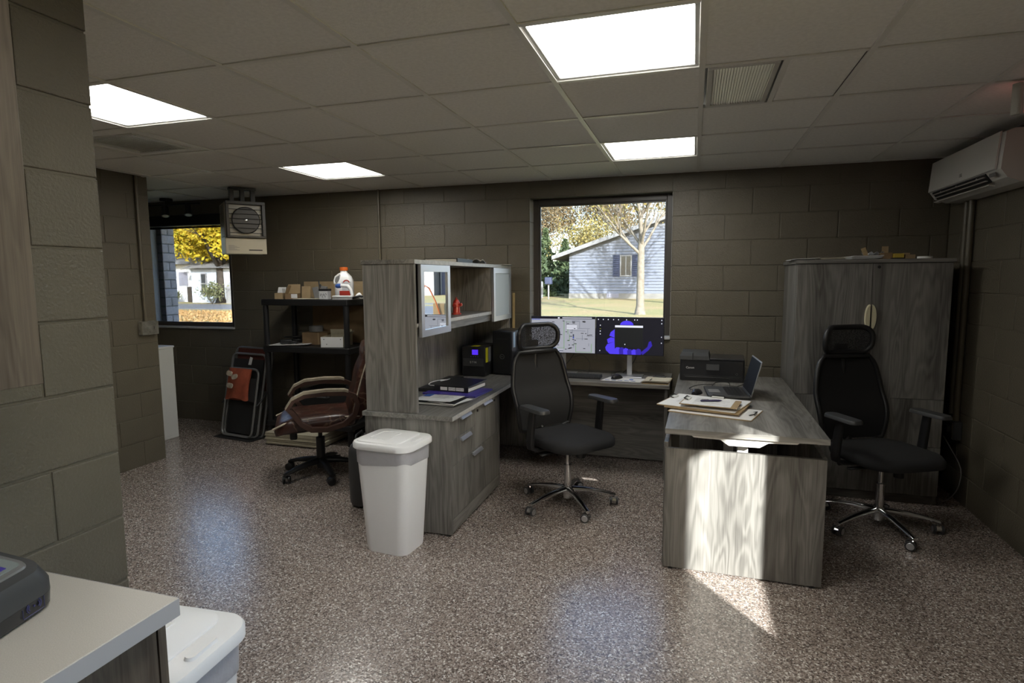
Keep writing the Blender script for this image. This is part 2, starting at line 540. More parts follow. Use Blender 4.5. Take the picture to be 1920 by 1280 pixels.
def rrect(w, d, r, n=5, cx=0.0, cy=0.0):
    """rounded rectangle outline, counter-clockwise"""
    out = []
    for sx, sy, a0 in ((1, 1, 0), (-1, 1, 90), (-1, -1, 180), (1, -1, 270)):
        for k in range(n + 1):
            a = radians(a0 + 90 * k / n)
            out.append((cx + sx * (w / 2 - r) + r * cos(a), cy + sy * (d / 2 - r) + r * sin(a)))
    return out

def arc(c, r, a0, a1, n, plane='XZ'):
    o = []
    for k in range(n + 1):
        a = radians(a0 + (a1 - a0) * k / n)
        p = (c[0] + r * cos(a), c[1] + r * sin(a))
        o.append(p)
    return o

FLAT_Y = (radians(90), 0, 0)                    # text standing up, facing -y
FLAT_X = (radians(90), 0, radians(90))          # text standing up, facing +x
FLAT_XN = (radians(90), 0, radians(-90))        # text standing up, facing -x
# ------------------------------------------------------------------ room shell
WT = 0.20
C8 = 0.2032          # course height
XB = -2.628          # phase of the block bond on the back wall
XA = -6.2            # alcove's far left
WIN = (XB + 6 * C8, XB + 12 * C8)      # opening of the window over the desk
WINL = (XB - 16 * C8, XB - 10 * C8)    # opening of the alcove window
ZS, ZH = 5 * C8, 11 * C8               # sill and head
RWY = (-1.545, -0.812)                   # opening in the right wall
RWZ = (1.0, 2.235)

fl = MB(); fl.box(XA - 0.3, XR + 0.3, -3.4, YB + 0.25, -0.12, 0.0)
struct(fl.build('floor', 'floor'))

def wall_with_holes(name, axis, lo, hi, face, back, holes):
    """slab of wall along axis 'x' or 'y' with rectangular openings"""
    b = MB()
    cuts = sorted({lo, hi} | {h[0] for h in holes} | {h[1] for h in holes})
    f0, f1 = min(face, back), max(face, back)
    def bx(u0, u1, z0, z1):
        if axis == 'x':
            b.box(u0, u1, f0, f1, z0, z1)
        else:
            b.box(f0, f1, u0, u1, z0, z1)
    for u0, u1 in zip(cuts[:-1], cuts[1:]):
        hs = [h for h in holes if h[0] <= u0 + 1e-6 and h[1] >= u1 - 1e-6]
        if hs:
            h = hs[0]
            bx(u0, u1, 0, h[2]); bx(u0, u1, h[3], H + 0.15)
        else:
            bx(u0, u1, 0, H + 0.15)
    return struct(b.build(name, 'joint'))

REC = 0.005     # depth of the joints
w_back = wall_with_holes('wall_back', 'x', XA, XR + WT, YB + REC, YB + WT, [(*WIN, ZS, ZH), (*WINL, ZS, ZH)])
w_right = wall_with_holes('wall_right', 'y', -3.2, YB + REC, XR + REC, XR + WT, [(*RWY, *RWZ)])
w_near = wall_with_holes('wall_near', 'x', -1.88, XR + WT, -3.2, -3.4, [])
w_pil = wall_with_holes('wall_left', 'y', -3.2, -0.676, -1.68 - REC, -1.88, [])
b = MB(); b.box(-4.36, -1.88, -0.876, -0.676, 0, H + 0.15); struct(b.build('wall_left_return', 'joint'))
w_wing = wall_with_holes('wall_wing', 'y', -0.876, 1.872, -4.36 - REC, -4.56, [])
b = MB(); b.box(XA, -4.56, 1.672, 1.872, 0, H + 0.15); struct(b.build('wall_alcove_near', 'joint'))
b = MB(); b.box(XA - WT, XA, 1.672, YB + WT, 0, H + 0.15); struct(b.build('wall_alcove_left', 'joint'))

_blk = {}
def block_mesh(w, h):
    key = (round(w, 3), round(h, 3))
    if key not in _blk:
        g = 0.0035
        c = 0.0032
        bb = MB()
        x0, x1, z0, z1 = g, w - g, g, h - g
        # front face at y=0, chamfered back to y=REC+0.004
        lp = lambda i, y: [(x0 + i, y, z0 + i), (x1 - i, y, z0 + i), (x1 - i, y, z1 - i), (x0 + i, y, z1 - i)]
        bb.loft([lp(c, 0.0), lp(c * 0.3, 0.0011), lp(0, 0.0038), lp(0, REC + 0.004)], True, False)
        bmesh.ops.recalc_face_normals(bb.bm, faces=bb.bm.faces[:])
        me = bpy.data.meshes.new('block')
        bb.bm.to_mesh(me); bb.bm.free()
        me.materials.append(M['paint'])
        _blk[key] = me
    return _blk[key]

def lay_blocks(wall, u0, u1, phase, place, rz, holes=(), flip=1, odd=0):
    """running bond between u0 and u1; place(u, z, jitter) gives the block's origin"""
    n = int(math.ceil(H / C8))
    for c in range(n):
        z = c * C8
        h = min(C8, H + 0.01 - z)
        k0 = math.floor((u0 - phase) / (2 * C8)) - 1
        u = phase + k0 * 2 * C8 + (C8 if (c + odd) % 2 else 0)
        while u < u1:
            a, e = max(u, u0), min(u + 2 * C8, u1)
            segs = [(a, e)]
            for (h0, h1, z0, z1) in holes:
                if z + h > z0 + 0.02 and z < z1 - 0.02:
                    ns = []
                    for (s0, s1) in segs:
                        if s1 <= h0 or s0 >= h1:
                            ns.append((s0, s1))
                        else:
                            if s0 < h0: ns.append((s0, h0))
                            if s1 > h1: ns.append((h1, s1))
                    segs = ns
            for (s0, s1) in segs:
                if s1 - s0 > 0.03:
                    j = random.uniform(-0.0012, 0.0008)
                    org = s0 if flip == 1 else s1
                    inst(block_mesh(s1 - s0, h), 'block', place(org, z, j), wall, rz)
            u += 2 * C8

# back wall: block face looks towards -y
lay_blocks(w_back, XA, XR, XB, lambda u, z, j: (u, YB + j, z), 0.0, [(*WIN, ZS, ZH), (*WINL, ZS, ZH)], odd=1)
# right wall looks towards -x: local +x runs towards -y
lay_blocks(w_right, -1.2 + 0.42, YB, YB, lambda u, z, j: (XR + j, u, z), -pi / 2, [], flip=-1, odd=1)
# left near wall and wing look towards +x: local +x runs towards +y
lay_blocks(w_pil, -1.90, -0.67, -0.67, lambda u, z, j: (-1.68 - j, u, z), pi / 2, [], odd=1)
lay_blocks(w_wing, 0.0, 1.87, 1.87, lambda u, z, j: (-4.36 - j, u, z), pi / 2, [], odd=1)

# ceiling: suspended grid of two-foot tiles
T = 0.6096
b = MB(); b.box(XA - 0.3, XR + 0.3, -3.5, YB + 0.3, H + 0.13, H + 0.2)
ceil = struct(b.build('ceiling', 'plenum'))
LIGHTS = {(-1, 0), (-1, 3), (-5, 0), (-5, 3), (-1, -3)}
VENT = (0, 1)
VENTL = (-6, 1)
tb = MB(); tb.box(0.004, T - 0.004, 0.004, T - 0.004, 0, 0.015, 0.002); tile_o = tb.build('ceiling_tile', 'tile', ceil)
tile_me = tile_o.data
bpy.data.objects.remove(tile_o)
hb = MB(); hb.box(0.004, T - 0.004 - 0.34, 0.004, T - 0.004, 0, 0.015, 0.002); half_o = hb.build('ceiling_tile', 'tile', ceil)
half_me = half_o.data
bpy.data.objects.remove(half_o)
for i in range(-11, 3):
    for j in range(-6, 6):
        if (i, j) in LIGHTS or (i, j) == VENTL:
            continue
        x, y = i * T, j * T
        if y > YB - 0.01 or x > XR:
            continue
        if (i, j) == VENT:
            o = inst(half_me, 'ceiling_tile', (x + 0.33, y, H + 0.005), ceil)
            continue
        if x < -4.6 and y < 1.2:
            continue
        inst(tile_me, 'ceiling_tile', (x, y, H + 0.005 + random.uniform(-0.0008, 0.0008)), ceil)
for i in range(-10, 3):
    b = MB(); b.box(i * T - 0.012, i * T + 0.012, (-3.2 if i > -7 else 1.2), YB, H - 0.002, H + 0.004, 0.0006); b.build('grid_tee', 'tee', ceil)
for j in range(-5, 6):
    b = MB(); b.box(-4.36 if j < 2 else XA, XR, j * T - 0.0118, j * T + 0.0118, H - 0.0012, H + 0.0038, 0.0006); b.build('grid_tee', 'tee', ceil)
b = MB(); b.box(VENT[0] * T + 0.306, VENT[0] * T + 0.33, VENT[1] * T, VENT[1] * T + T, H - 0.001, H + 0.004); b.build('grid_tee', 'tee', ceil)
# wall angle along the edges
b = MB(); b.box(XA, XR, YB - 0.022, YB - 0.001, H - 0.001, H + 0.004); b.build('wall_angle', 'tee', ceil)
b = MB(); b.box(XR - 0.022, XR - 0.001, -3.2, YB, H - 0.001, H + 0.004); b.build('wall_angle', 'tee', ceil)

LIGHT_LABEL = {(-1, 0): 'square glowing ceiling panel beside the ceiling vent, largest in view',
               (-1, 3): 'square glowing ceiling panel just before the window over the desk',
               (-5, 0): 'square glowing ceiling panel partly hidden by the near block pillar',
               (-5, 3): 'square glowing ceiling panel above the black shelf and its jug',
               (-1, -3): 'square glowing ceiling panel behind the camera, out of frame'}
for (i, j), lab in LIGHT_LABEL.items():
    t = thing('ceiling_light', lab, 'ceiling light', (i * T + T / 2, j * T + T / 2, H), 0, 'square glowing ceiling panels')
    s = T / 2 - 0.013
    b = MB()
    for (x0, x1, y0, y1) in ((-s, s, -s, -s + 0.017), (-s, s, s - 0.017, s), (-s, -s + 0.017, -s + 0.017, s - 0.017), (s - 0.017, s, -s + 0.017, s - 0.017)):
        b.box(x0, x1, y0, y1, 0.0045, 0.03, 0.002)
    b.build('frame', 'steelw', t)
    b = MB(); b.box(-s + 0.0175, s - 0.0175, -s + 0.0175, s - 0.0175, 0.010, 0.014); b.build('diffuser', 'lamp', t)

def vent(loc, w, d, label, n, along):
    t = thing('ceiling_vent', label, 'vent', loc)
    b = MB()
    f = 0.024
    for (x0, x1, y0, y1) in ((0, w, 0, f), (0, w, d - f, d), (0, f, f, d - f), (w - f, w, f, d - f)):
        b.box(x0, x1, y0, y1, -0.004, 0.010, 0.003)
    b.build('frame', 'steelw', t)
    b = MB(); b.box(0, w, 0, d, 0.06, 0.065); b.build('backing', 'black', t)
    for k in range(n):
        b = MB()
        if along == 'y':
            x = f + (w - 2 * f) * (k + 0.5) / n
            b.obox((x, d / 2, 0.004), (0.0022, d - 2 * f, 0.0105), Matrix.Rotation(radians(-58), 3, 'Y'))
        else:
            y = f + (d - 2 * f) * (k + 0.5) / n
            b.obox((w / 2, y, 0.010), (w - 2 * f, 0.0025, 0.020), Matrix.Rotation(radians(28), 3, 'X'))
        b.build('slat', 'tee', t)
vent((0.022, T + 0.012, H), 0.275, T - 0.024, 'white louvred ceiling vent beside the large glowing panel', 20, 'y')
vent((-6 * T + 0.10, T + 0.10, H), 0.42, 0.42, 'dark louvred ceiling vent near the pillar, by the left glowing panel', 16, 'y')
for (x0, x1, y0, y1) in ((-6 * T + 0.012, -6 * T + 0.10, T + 0.012, 2 * T - 0.012), (-6 * T + 0.52, -5 * T - 0.012, T + 0.012, 2 * T - 0.012), (-6 * T + 0.10, -6 * T + 0.52, T + 0.012, T + 0.10), (-6 * T + 0.10, -6 * T + 0.52, T + 0.52, 2 * T - 0.012)):
    b = MB(); b.box(x0, x1, y0, y1, H + 0.005, H + 0.02); b.build('ceiling_tile', 'tile', ceil)

# windows
def window(name, axis, u0, u1, z0, z1, f0, f1, glass, fw=0.055, sill=None):
    """frame between depths f0..f1; glass in the middle"""
    def bx(b, a0, a1, d0, d1, c0, c1, bev=0.004):
        if axis == 'x':
            b.box(a0, a1, d0, d1, c0, c1, bev)
        else:
            b.box(d0, d1, a0, a1, c0, c1, bev)
    b = MB()
    bx(b, u0, u0 + fw, f0, f1, z0, z1); bx(b, u1 - fw, u1, f0, f1, z0, z1)
    bx(b, u0 + fw, u1 - fw, f0, f1, z0, z0 + fw); bx(b, u0 + fw, u1 - fw, f0, f1, z1 - fw, z1)
    o = struct(b.build(name, 'bronze'))
    b = MB()
    g = 0.014
    fm = (f0 + f1) / 2
    for (a0, a1, c0, c1) in ((u0 + fw, u0 + fw + g, z0 + fw, z1 - fw), (u1 - fw - g, u1 - fw, z0 + fw, z1 - fw), (u0 + fw + g, u1 - fw - g, z0 + fw, z0 + fw + g), (u0 + fw + g, u1 - fw - g, z1 - fw - g, z1 - fw)):
        bx(b, a0, a1, fm - 0.012, fm + 0.012, c0, c1, 0.002)
    b.build('glazing_bead', 'bronze', o)
    b = MB(); bx(b, u0 + fw, u1 - fw, fm - 0.003, fm + 0.003, z0 + fw, z1 - fw, 0.0); b.build('glass_pane', glass, o)
    if sill is not None:
        b = MB()
        bx(b, u0 + 0.002, u1 + 0.0, sill, f0, z0, z0 + 0.022, 0.004)
        b.build('sill', 'sill', o)
    return o
window('window_1', 'x', WIN[0], WIN[1], ZS, ZH, YB + 0.125, YB + 0.175, 'glass', 0.052, sill=YB - 0.02)
window('window_2', 'x', WINL[0], WINL[1], ZS, ZH, YB + 0.030, YB + 0.075, 'glass', 0.052, sill=YB - 0.03)
window('window_3', 'y', RWY[0], RWY[1], RWZ[0], RWZ[1], XR + 0.07, XR + 0.12, 'clear', 0.03)  # unseen, read from the sun patch; head raised to let in more skylight
# block reveals of the two openings, skylight put into their paler colour
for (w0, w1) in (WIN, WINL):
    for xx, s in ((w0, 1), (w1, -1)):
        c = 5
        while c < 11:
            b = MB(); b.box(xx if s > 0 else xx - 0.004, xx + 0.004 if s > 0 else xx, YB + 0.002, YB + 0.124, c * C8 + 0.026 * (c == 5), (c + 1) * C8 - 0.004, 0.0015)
            b.build('reveal_block', 'reveal_skylit', w_back)
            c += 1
b = MB(); b.box(WINL[0] + 0.0045, WINL[0] + 0.012, YB + 0.0755, YB + 0.199, ZS + 0.002, ZH - 0.003); b.build('skylit_jamb_strip', 'jamb', bpy.data.objects['window_2'])  # pale bluish strip added to show the jamb as skylit
# ------------------------------------------------------------------ left desk run: cabinet, worktop, hutch
def bar_pull(parent, x, y, z, L, along='y'):
    """slanted lip pull fixed on a drawer front looking towards +x"""
    b = MB()
    b.loft([[(x - 0.001, yy, z + 0.000), (x + 0.016, yy, z - 0.010), (x + 0.019, yy, z - 0.006), (x + 0.008, yy, z + 0.010), (x - 0.001, yy, z + 0.012)] for yy in (y - L / 2, y + L / 2)])
    return b.build('handle', 'alu', parent)

CX0, CX1, CY0, CY1 = -1.915, -1.350, 1.110, 2.020
cab = thing('file_cabinet', 'ash grey file cabinet with lip handles beside the white bin', 'cabinet', (0, 0, 0))
b = MB(); b.box(CX0, CX1, CY0, CY0 + 0.022, 0.012, 0.708, 0.001); b.build('side_panel', 'ashZ', cab)
b = MB(); b.box(CX0, CX1, CY1 - 0.022, CY1, 0.012, 0.708, 0.001); b.build('side_panel', 'ashZ', cab)
b = MB(); b.box(CX0, CX0 + 0.016, CY0 + 0.0225, CY1 - 0.0225, 0.012, 0.708); b.build('back_panel', 'ashZ', cab)
b = MB(); b.box(CX0 + 0.017, CX1 - 0.022, CY0 + 0.0225, CY1 - 0.0225, 0.09, 0.706); b.build('carcass', 'dgrey', cab)
b = MB(); b.box(CX1 - 0.020, CX1 - 0.002, CY0 + 0.023, CY1 - 0.023, 0.016, 0.098); b.build('plinth', 'ashY', cab)
fx0, fx1 = CX1 - 0.0205, CX1 - 0.001
mid = CY0 + 0.40
def front(y0, y1, z0, z1, hy, hz):
    bb = MB(); bb.box(fx0, fx1, y0, y1, z0, z1, 0.0012)
    o = bb.build('drawer', 'ashZ', cab)
    bar_pull(o, fx1, hy, hz, 0.165)  # unseen overhang on the right, sized to cut the sun patch's top edge
    return o
front(CY0 + 0.0245, mid - 0.0015, 0.585, 0.700, 1.345, 0.690)
front(CY0 + 0.0245, mid - 0.0015, 0.4265, 0.582, 1.345, 0.556)
front(mid + 0.0015, CY1 - 0.0245, 0.4265, 0.700, 1.745, 0.690)
front(CY0 + 0.0245, CY1 - 0.0245, 0.102, 0.4235, 1.545, 0.404)
for yy in (1.565, 1.905):
    b = MB(); b.cyl((fx1 - 0.001, yy, 0.672), (fx1 + 0.006, yy, 0.672), 0.009, seg=14); b.build('lock', 'black', cab)
for (xx, yy) in ((CX0 + 0.05, CY0 + 0.03), (CX1 - 0.03, CY0 + 0.025), (CX0 + 0.05, CY1 - 0.03), (CX1 - 0.03, CY1 - 0.025)):
    b = MB(); b.cyl((xx, yy, 0.0), (xx, yy, 0.015), 0.016, seg=12); b.build('foot', 'black', cab)

WZ0, WZ1 = 0.7085, 0.736
wt = thing('worktop', 'long ash grey worktop running from the hutch end to the back wall', 'desk', (0, 0, 0))
b = MB(); b.box(-1.925, -1.330, 1.095, 3.060, WZ0, WZ1, 0.0015); b.build('top', 'ashY', wt)
b = MB(); b.box(-1.3299, -1.3285, 1.096, 2.443, WZ0 + 0.001, WZ1 - 0.001); b.build('edge_band', 'ashB', wt)
b = MB(); b.box(-1.915, -1.40, 3.034, 3.056, 0.01, WZ0 - 0.0005); b.build('end_panel', 'ashZ', wt)
b = MB(); b.box(-1.913, -1.893, 2.024, 3.033, 0.06, WZ0 - 0.0005); b.build('modesty_panel', 'ashZ', wt)

bd = thing('desk', 'ash grey desk under the window holding both monitors', 'desk', (0, 0, 0))
b = MB(); b.box(-1.3275, -0.163, 2.445, 3.060, WZ0, WZ1, 0.0015); b.build('top', 'ashX', bd)
b = MB(); b.box(-1.3265, -0.20, 2.935, 2.957, 0.012, WZ0 - 0.0005); b.build('modesty_panel', 'ashX', bd)
b = MB(); b.box(-0.199, -0.175, 2.48, 3.05, 0.004, WZ0 - 0.0005); b.build('end_panel', 'ashZ', bd)

HY0, HY1 = 1.118, 2.985
HX0, HX1 = -1.905, -1.565
HZ1 = 1.648
hu = thing('hutch', 'ash grey hutch with two aluminium framed glass doors on the worktop', 'hutch', (0, 0, 0))
b = MB(); b.box(HX0, HX1, HY0, HY0 + 0.024, WZ1 + 0.001, HZ1 - 0.026, 0.001); b.build('side_panel', 'ashZ', hu)
b = MB(); b.box(HX0, HX1, HY1 - 0.024, HY1, WZ1 + 0.001, HZ1 - 0.026, 0.001); b.build('side_panel', 'ashZ', hu)
b = MB(); b.box(HX0 - 0.006, HX1 + 0.008, HY0 - 0.008, HY1 + 0.008, HZ1 - 0.0255, HZ1, 0.0012); b.build('top', 'ashY', hu)
b = MB(); b.box(HX1 + 0.008, HX1 + 0.0092, HY0 - 0.007, HY1 + 0.007, HZ1 - 0.025, HZ1 - 0.0005); b.build('edge_band', 'ashB', hu)
b = MB(); b.box(HX0 + 0.001, HX0 + 0.017, HY0 + 0.0245, HY1 - 0.0245, WZ1 + 0.001, HZ1 - 0.026); b.build('back_panel', 'ashZ', hu)
SZ = 1.272
b = MB(); b.box(HX0 + 0.0175, HX1 - 0.004, HY0 + 0.0245, HY1 - 0.0245, SZ - 0.024, SZ, 0.001); b.build('shelf', 'ashY', hu)
b = MB(); b.box(HX1 - 0.0038, HX1 - 0.0025, HY0 + 0.025, HY1 - 0.025, SZ - 0.0235, SZ - 0.0005); b.build('edge_band', 'ashB', hu)
b = MB(); b.box(HX1 - 0.030, HX1 - 0.014, HY0 + 0.0245, HY1 - 0.0245, SZ - 0.076, SZ - 0.0245, 0.001); b.build('light_rail', 'ashY', hu)
for yy in (1.600, 2.470):
    b = MB(); b.box(HX0 + 0.0175, HX1 - 0.004, yy, yy + 0.022, SZ + 0.0005, HZ1 - 0.026, 0.001); b.build('divider', 'ashZ', hu)
def hutch_door(y0, y1, z0, z1, pane):
    x0, x1 = HX1 + 0.001, HX1 + 0.022
    f = 0.042
    d = MB()
    # mitred aluminium rails
    def rail(a, c, d_, e):
        d.loft([[(x0, *p) for p in (a, c, d_, e)], [(x1, *p) for p in (a, c, d_, e)]])
    o0, i0 = (y0, y1, z0, z1), (y0 + f, y1 - f, z0 + f, z1 - f)
    rail((y0, z0), (y1, z0), (y1 - f, z0 + f), (y0 + f, z0 + f))
    rail((y0, z1), (y0 + f, z1 - f), (y1 - f, z1 - f), (y1, z1))
    rail((y0, z0), (y0 + f, z0 + f), (y0 + f, z1 - f), (y0, z1))
    rail((y1, z0), (y1, z1), (y1 - f, z1 - f), (y1 - f, z0 + f))
    o = d.build('door', 'alu', hu)
    g = MB(); g.box(x0 + 0.006, x0 + 0.012, y0 + f - 0.004, y1 - f + 0.004, z0 + f - 0.004, z1 - f + 0.004); g.build('glass', pane, o)
    return o
dz0, dz1 = 1.188, HZ1 - 0.028
d1 = hutch_door(1.165, 1.600, dz0, dz1, 'mirror'); d1['label'] = 'door with clear reflecting glass'
d2 = hutch_door(2.485, 2.955, dz0, dz1, 'frost'); d2['label'] = 'door with frosted glass'

# things on and in the hutch
t = thing('picture_frame', 'small framed certificate leaning inside the hutch behind the red figurine', 'picture', (-1.835, 2.175, SZ + 0.001), 0)
m = Matrix.Rotation(radians(90), 4, 'Z') @ Matrix.Rotation(radians(-12), 4, 'X')
def fr(b): return b.xf(m)
b = MB()
for (x0, x1, z0, z1) in ((-0.115, 0.115, 0, 0.014), (-0.115, 0.115, 0.246, 0.26), (-0.115, -0.101, 0.014, 0.246), (0.101, 0.115, 0.014, 0.246)):
    b.box(x0, x1, -0.008, 0.008, z0, z1, 0.002)
fr(b).build('frame', 'dgrey', t)
b = MB(); b.box(-0.101, 0.101, -0.003, 0.003, 0.014, 0.246); fr(b).build('certificate', 'cream', t)
b = MB(); b.box(-0.060, 0.060, -0.0042, -0.003, 0.185, 0.197); b.box(-0.075, 0.075, -0.0042, -0.003, 0.150, 0.154); b.box(-0.070, 0.070, -0.0042, -0.003, 0.135, 0.139); b.box(-0.05, 0.05, -0.0042, -0.003, 0.118, 0.122); b.cyl((0, -0.003, 0.07), (0, -0.0044, 0.07), 0.02, seg=16)
fr(b).build('printing', 'dgrey', t)

t = thing('hydrant_figurine', 'small red hydrant figurine on the hutch shelf', 'figurine', (-1.69, 2.050, SZ))
b = MB()
b.lathe([(0.0, 0), (0.036, 0), (0.036, 0.009), (0.027, 0.012), (0.025, 0.055), (0.031, 0.058), (0.031, 0.066), (0.026, 0.070), (0.025, 0.090), (0.018, 0.106), (0.008, 0.114), (0.0, 0.115)], 18)
b.build('body', 'red', t, 40)
b = MB(); b.cyl((0, 0, 0.114), (0, 0, 0.126), 0.007, seg=6); b.build('cap_nut', 'red', t)
for (dx, dy) in ((1, 0), (0, -1), (0, 1)):
    b = MB(); b.cyl((dx * 0.02, dy * 0.02, 0.072), (dx * 0.043, dy * 0.043, 0.072), 0.012, seg=12); b.cyl((dx * 0.043, dy * 0.043, 0.072), (dx * 0.047, dy * 0.047, 0.072), 0.007, seg=6); b.build('nozzle', 'red', t, 40)

def paper_pile(name, label, loc, rz, w, d, n, mat='paper', group=None, curl=0.0, cat='papers'):
    t = thing(name, label, cat, loc, rz, group)
    for k in range(n):
        b = MB()
        dx, dy = random.uniform(-0.006, 0.006), random.uniform(-0.006, 0.006)
        fn = (lambda u, v: curl * (u ** 3 + 0.5 * (1 - v) ** 4)) if curl else None
        b.sheet(-w / 2 + dx, w / 2 + dx, -d / 2 + dy, d / 2 + dy, 0.0005 + k * 0.0016, 6, 6, fn)
        b.xf(Matrix.Rotation(random.uniform(-0.05, 0.05), 4, 'Z'))
        b.build('sheet', mat, t)
    return t
t = thing('binder', 'black ring binder lying on top of the hutch', 'binder', (-1.725, 2.03, HZ1), radians(184))
b = MB(); b.box(-0.12, 0.13, -0.16, 0.20, 0.0, 0.003, 0.001); b.box(-0.12, 0.13, -0.16, 0.20, 0.027, 0.030, 0.001); b.box(-0.124, -0.1205, -0.16, 0.20, 0.0, 0.03, 0.001); b.build('cover', 'black', t)
b = MB(); b.box(-0.112, 0.118, -0.15, 0.19, 0.0032, 0.0268); b.build('pages', 'paper', t)
t = thing('paper_bag', 'crumpled white paper packet on the hutch top, beside the black binder', 'packet', (-1.655, 2.37, HZ1), radians(10))
b = MB(); b.sheet(-0.07, 0.07, -0.10, 0.10, 0.004, 12, 14, lambda u, v: 0.020 * abs(math.sin(7 * u + 3 * v)) * (1 - v * 0.6) + 0.012 * (1 - v), 0.003); b.build('packet', 'paper', t, 60)
paper_pile('paper_sheet', 'flat white sheet overhanging the far end of the hutch top', (-1.62, 2.84, HZ1 + 0.0005), radians(12), 0.215, 0.28, 2)

# things on the worktop
def ring_binder(label, loc, rz, w, d, h, mat, spine, group=None):
    """binder lying flat; spine towards -y"""
    t = thing('binder', label, 'binder', loc, rz, group)
    b = MB(); b.box(-w / 2, w / 2, -d / 2, d / 2, 0, 0.003, 0.001); b.box(-w / 2, w / 2, -d / 2, -d / 2 + 0.003, 0.0031, h - 0.0031, 0.0005)
    vs_ = b
    b.obox((0, 0.0, h - 0.0015 + 0.004), (w, d, 0.003), Matrix.Rotation(radians(1.6), 3, 'X'), 0.001)
    b.build('cover', mat, t)
    b = MB(); b.box(-w / 2 + 0.012, w / 2 - 0.01, -d / 2 + 0.02, d / 2 - 0.012, 0.0032, h * 0.62); b.build('pages', 'paper', t)
    for (x0, x1, mm) in spine:
        b = MB(); b.box(x0, x1, -d / 2 - 0.0012, -d / 2 - 0.0001, h * 0.22, h * 0.78); b.build('spine_label', mm, t)
    return t
bn = ring_binder('thick black binder with three white spine labels on the worktop', (-1.60, 1.90, WZ1 + 0.012), radians(-6), 0.27, 0.30, 0.040, 'black', [(-0.085, -0.03, 'paper'), (-0.02, 0.035, 'paper'), (0.04, 0.10, 'paper')])
text('lettering', '2019-20', 0.016, 'ink', bn, (0.0075, -0.1515, 0.020), FLAT_Y, 0.0002)
text('lettering', 'LOGS 21', 0.014, 'ink', bn, (0.070, -0.1515, 0.020), FLAT_Y, 0.0002)
t = thing('folder', 'violet blue folder lying under the black binder', 'folder', (-1.585, 1.80, WZ1), radians(-4))
b = MB(); b.box(-0.20, 0.20, -0.14, 0.16, 0.0003, 0.004, 0.001); b.box(-0.20, 0.20, -0.14, 0.155, 0.0085, 0.0115, 0.001); b.box(-0.203, -0.2002, -0.14, 0.16, 0.0003, 0.0115); b.build('cover', 'blue', t)
b = MB(); b.box(-0.19, 0.18, -0.13, 0.15, 0.0042, 0.0083); b.build('pages', 'paper', t)
t = thing('binder', 'slim black binder with loose white forms on the worktop end', 'binder', (-1.565, 1.44, WZ1), radians(-3))
b = MB(); b.box(-0.16, 0.15, -0.09, 0.13, 0.0003, 0.003, 0.001); b.box(-0.16, 0.15, -0.09, 0.13, 0.017, 0.020, 0.001); b.box(-0.163, -0.1602, -0.09, 0.13, 0.0003, 0.02); b.build('cover', 'black', t)
b = MB(); b.box(-0.15, 0.14, -0.08, 0.12, 0.0032, 0.0168); b.build('pages', 'paper', t)
t = thing('printed_form', 'white printed form with blue corner logo, topmost on the slim binder', 'papers', (-1.575, 1.455, WZ1 + 0.0215), radians(-4))
b = MB(); b.sheet(-0.15, 0.13, -0.10, 0.12, 0, 8, 8, lambda u, v: 0.006 * (1 - v) ** 2 + 0.004 * u); b.build('sheet', 'paper', t)
b = MB(); b.box(-0.135, -0.085, 0.03, 0.10, 0.0072, 0.0078); b.build('logo', 'inkb', t)
b = MB()
for k in range(6):
    b.box(-0.06, 0.09 - 0.02 * (k % 3), 0.085 - 0.018 * k, 0.088 - 0.018 * k, 0.0080, 0.0084)
b.build('printing', 'grey', t)
t = thing('paper_sheet', 'bent white sheet sticking out under the printed form', 'papers', (-1.50, 1.435, WZ1 + 0.0203), radians(-14))
b = MB(); b.sheet(-0.10, 0.11, -0.09, 0.12, 0, 6, 6, lambda u, v: -0.002 * u, 0.0008); b.build('sheet', 'paper', t)

t = thing('zip_case', 'flat black case with a white cable coiled on it, by the hutch side', 'case', (-1.795, 1.95, WZ1), 0)
b = MB(); b.box(-0.08, 0.055, -0.19, 0.36, 0.0003, 0.026, 0.006, 2); b.build('shell', 'black', t, 40)
b = MB(); b.box(-0.082, 0.057, -0.192, 0.362, 0.0125, 0.0135); b.build('zip', 'dgrey', t)
t = thing('charging_cable', 'white charging cable coiled on the flat black case', 'cable', (-1.805, 1.97, WZ1 + 0.0262))
pts = [(0.055 * cos(a) * 1.1, 0.14 * sin(a) * 0.9, 0.004 + 0.004 * (k % 2) * 0 + 0.002 * k / 14) for k, a in enumerate([radians(20 + 24 * k) for k in range(15)])]
pts += [(0.07, 0.10, 0.006), (0.02, 0.16, 0.006), (-0.01, 0.05, 0.007)]
b = MB(); b.tube(pts, 0.0032, 6); b.build('cord', 'white', t, 60)

ups = thing('battery_backup', 'black battery backup box with violet display and yellow sticker', 'battery backup', (-1.720, 2.465, WZ1), 0)
b = MB(); b.box(-0.100, 0.100, 0.0, 0.33, 0.004, 0.245, 0.006, 2); b.build('case', 'blacks', ups, 40)
b = MB(); b.box(-0.088, 0.088, -0.003, 0.0, 0.085, 0.150, 0.001); b.build('front_plate', 'dgrey', ups)
b = MB(); b.box(-0.010, 0.042, -0.002, 0.001, 0.180, 0.222); b.build('display', 'lcd', ups)
b = MB(); b.box(0.100, 0.1015, 0.02, 0.075, 0.115, 0.235); b.build('sticker', 'yellow', ups)
b = MB(); b.box(0.100, 0.1015, 0.085, 0.16, 0.115, 0.235); b.build('sticker', 'grey', ups)
b = MB(); b.box(-0.03, 0.03, 0.03, 0.10, 0.245, 0.2465); b.build('sticker', 'yellow', ups)
text('lettering', 'E·T·N', 0.024, 'paper', ups, (0.0, -0.0034, 0.118), FLAT_Y, 0.0003)
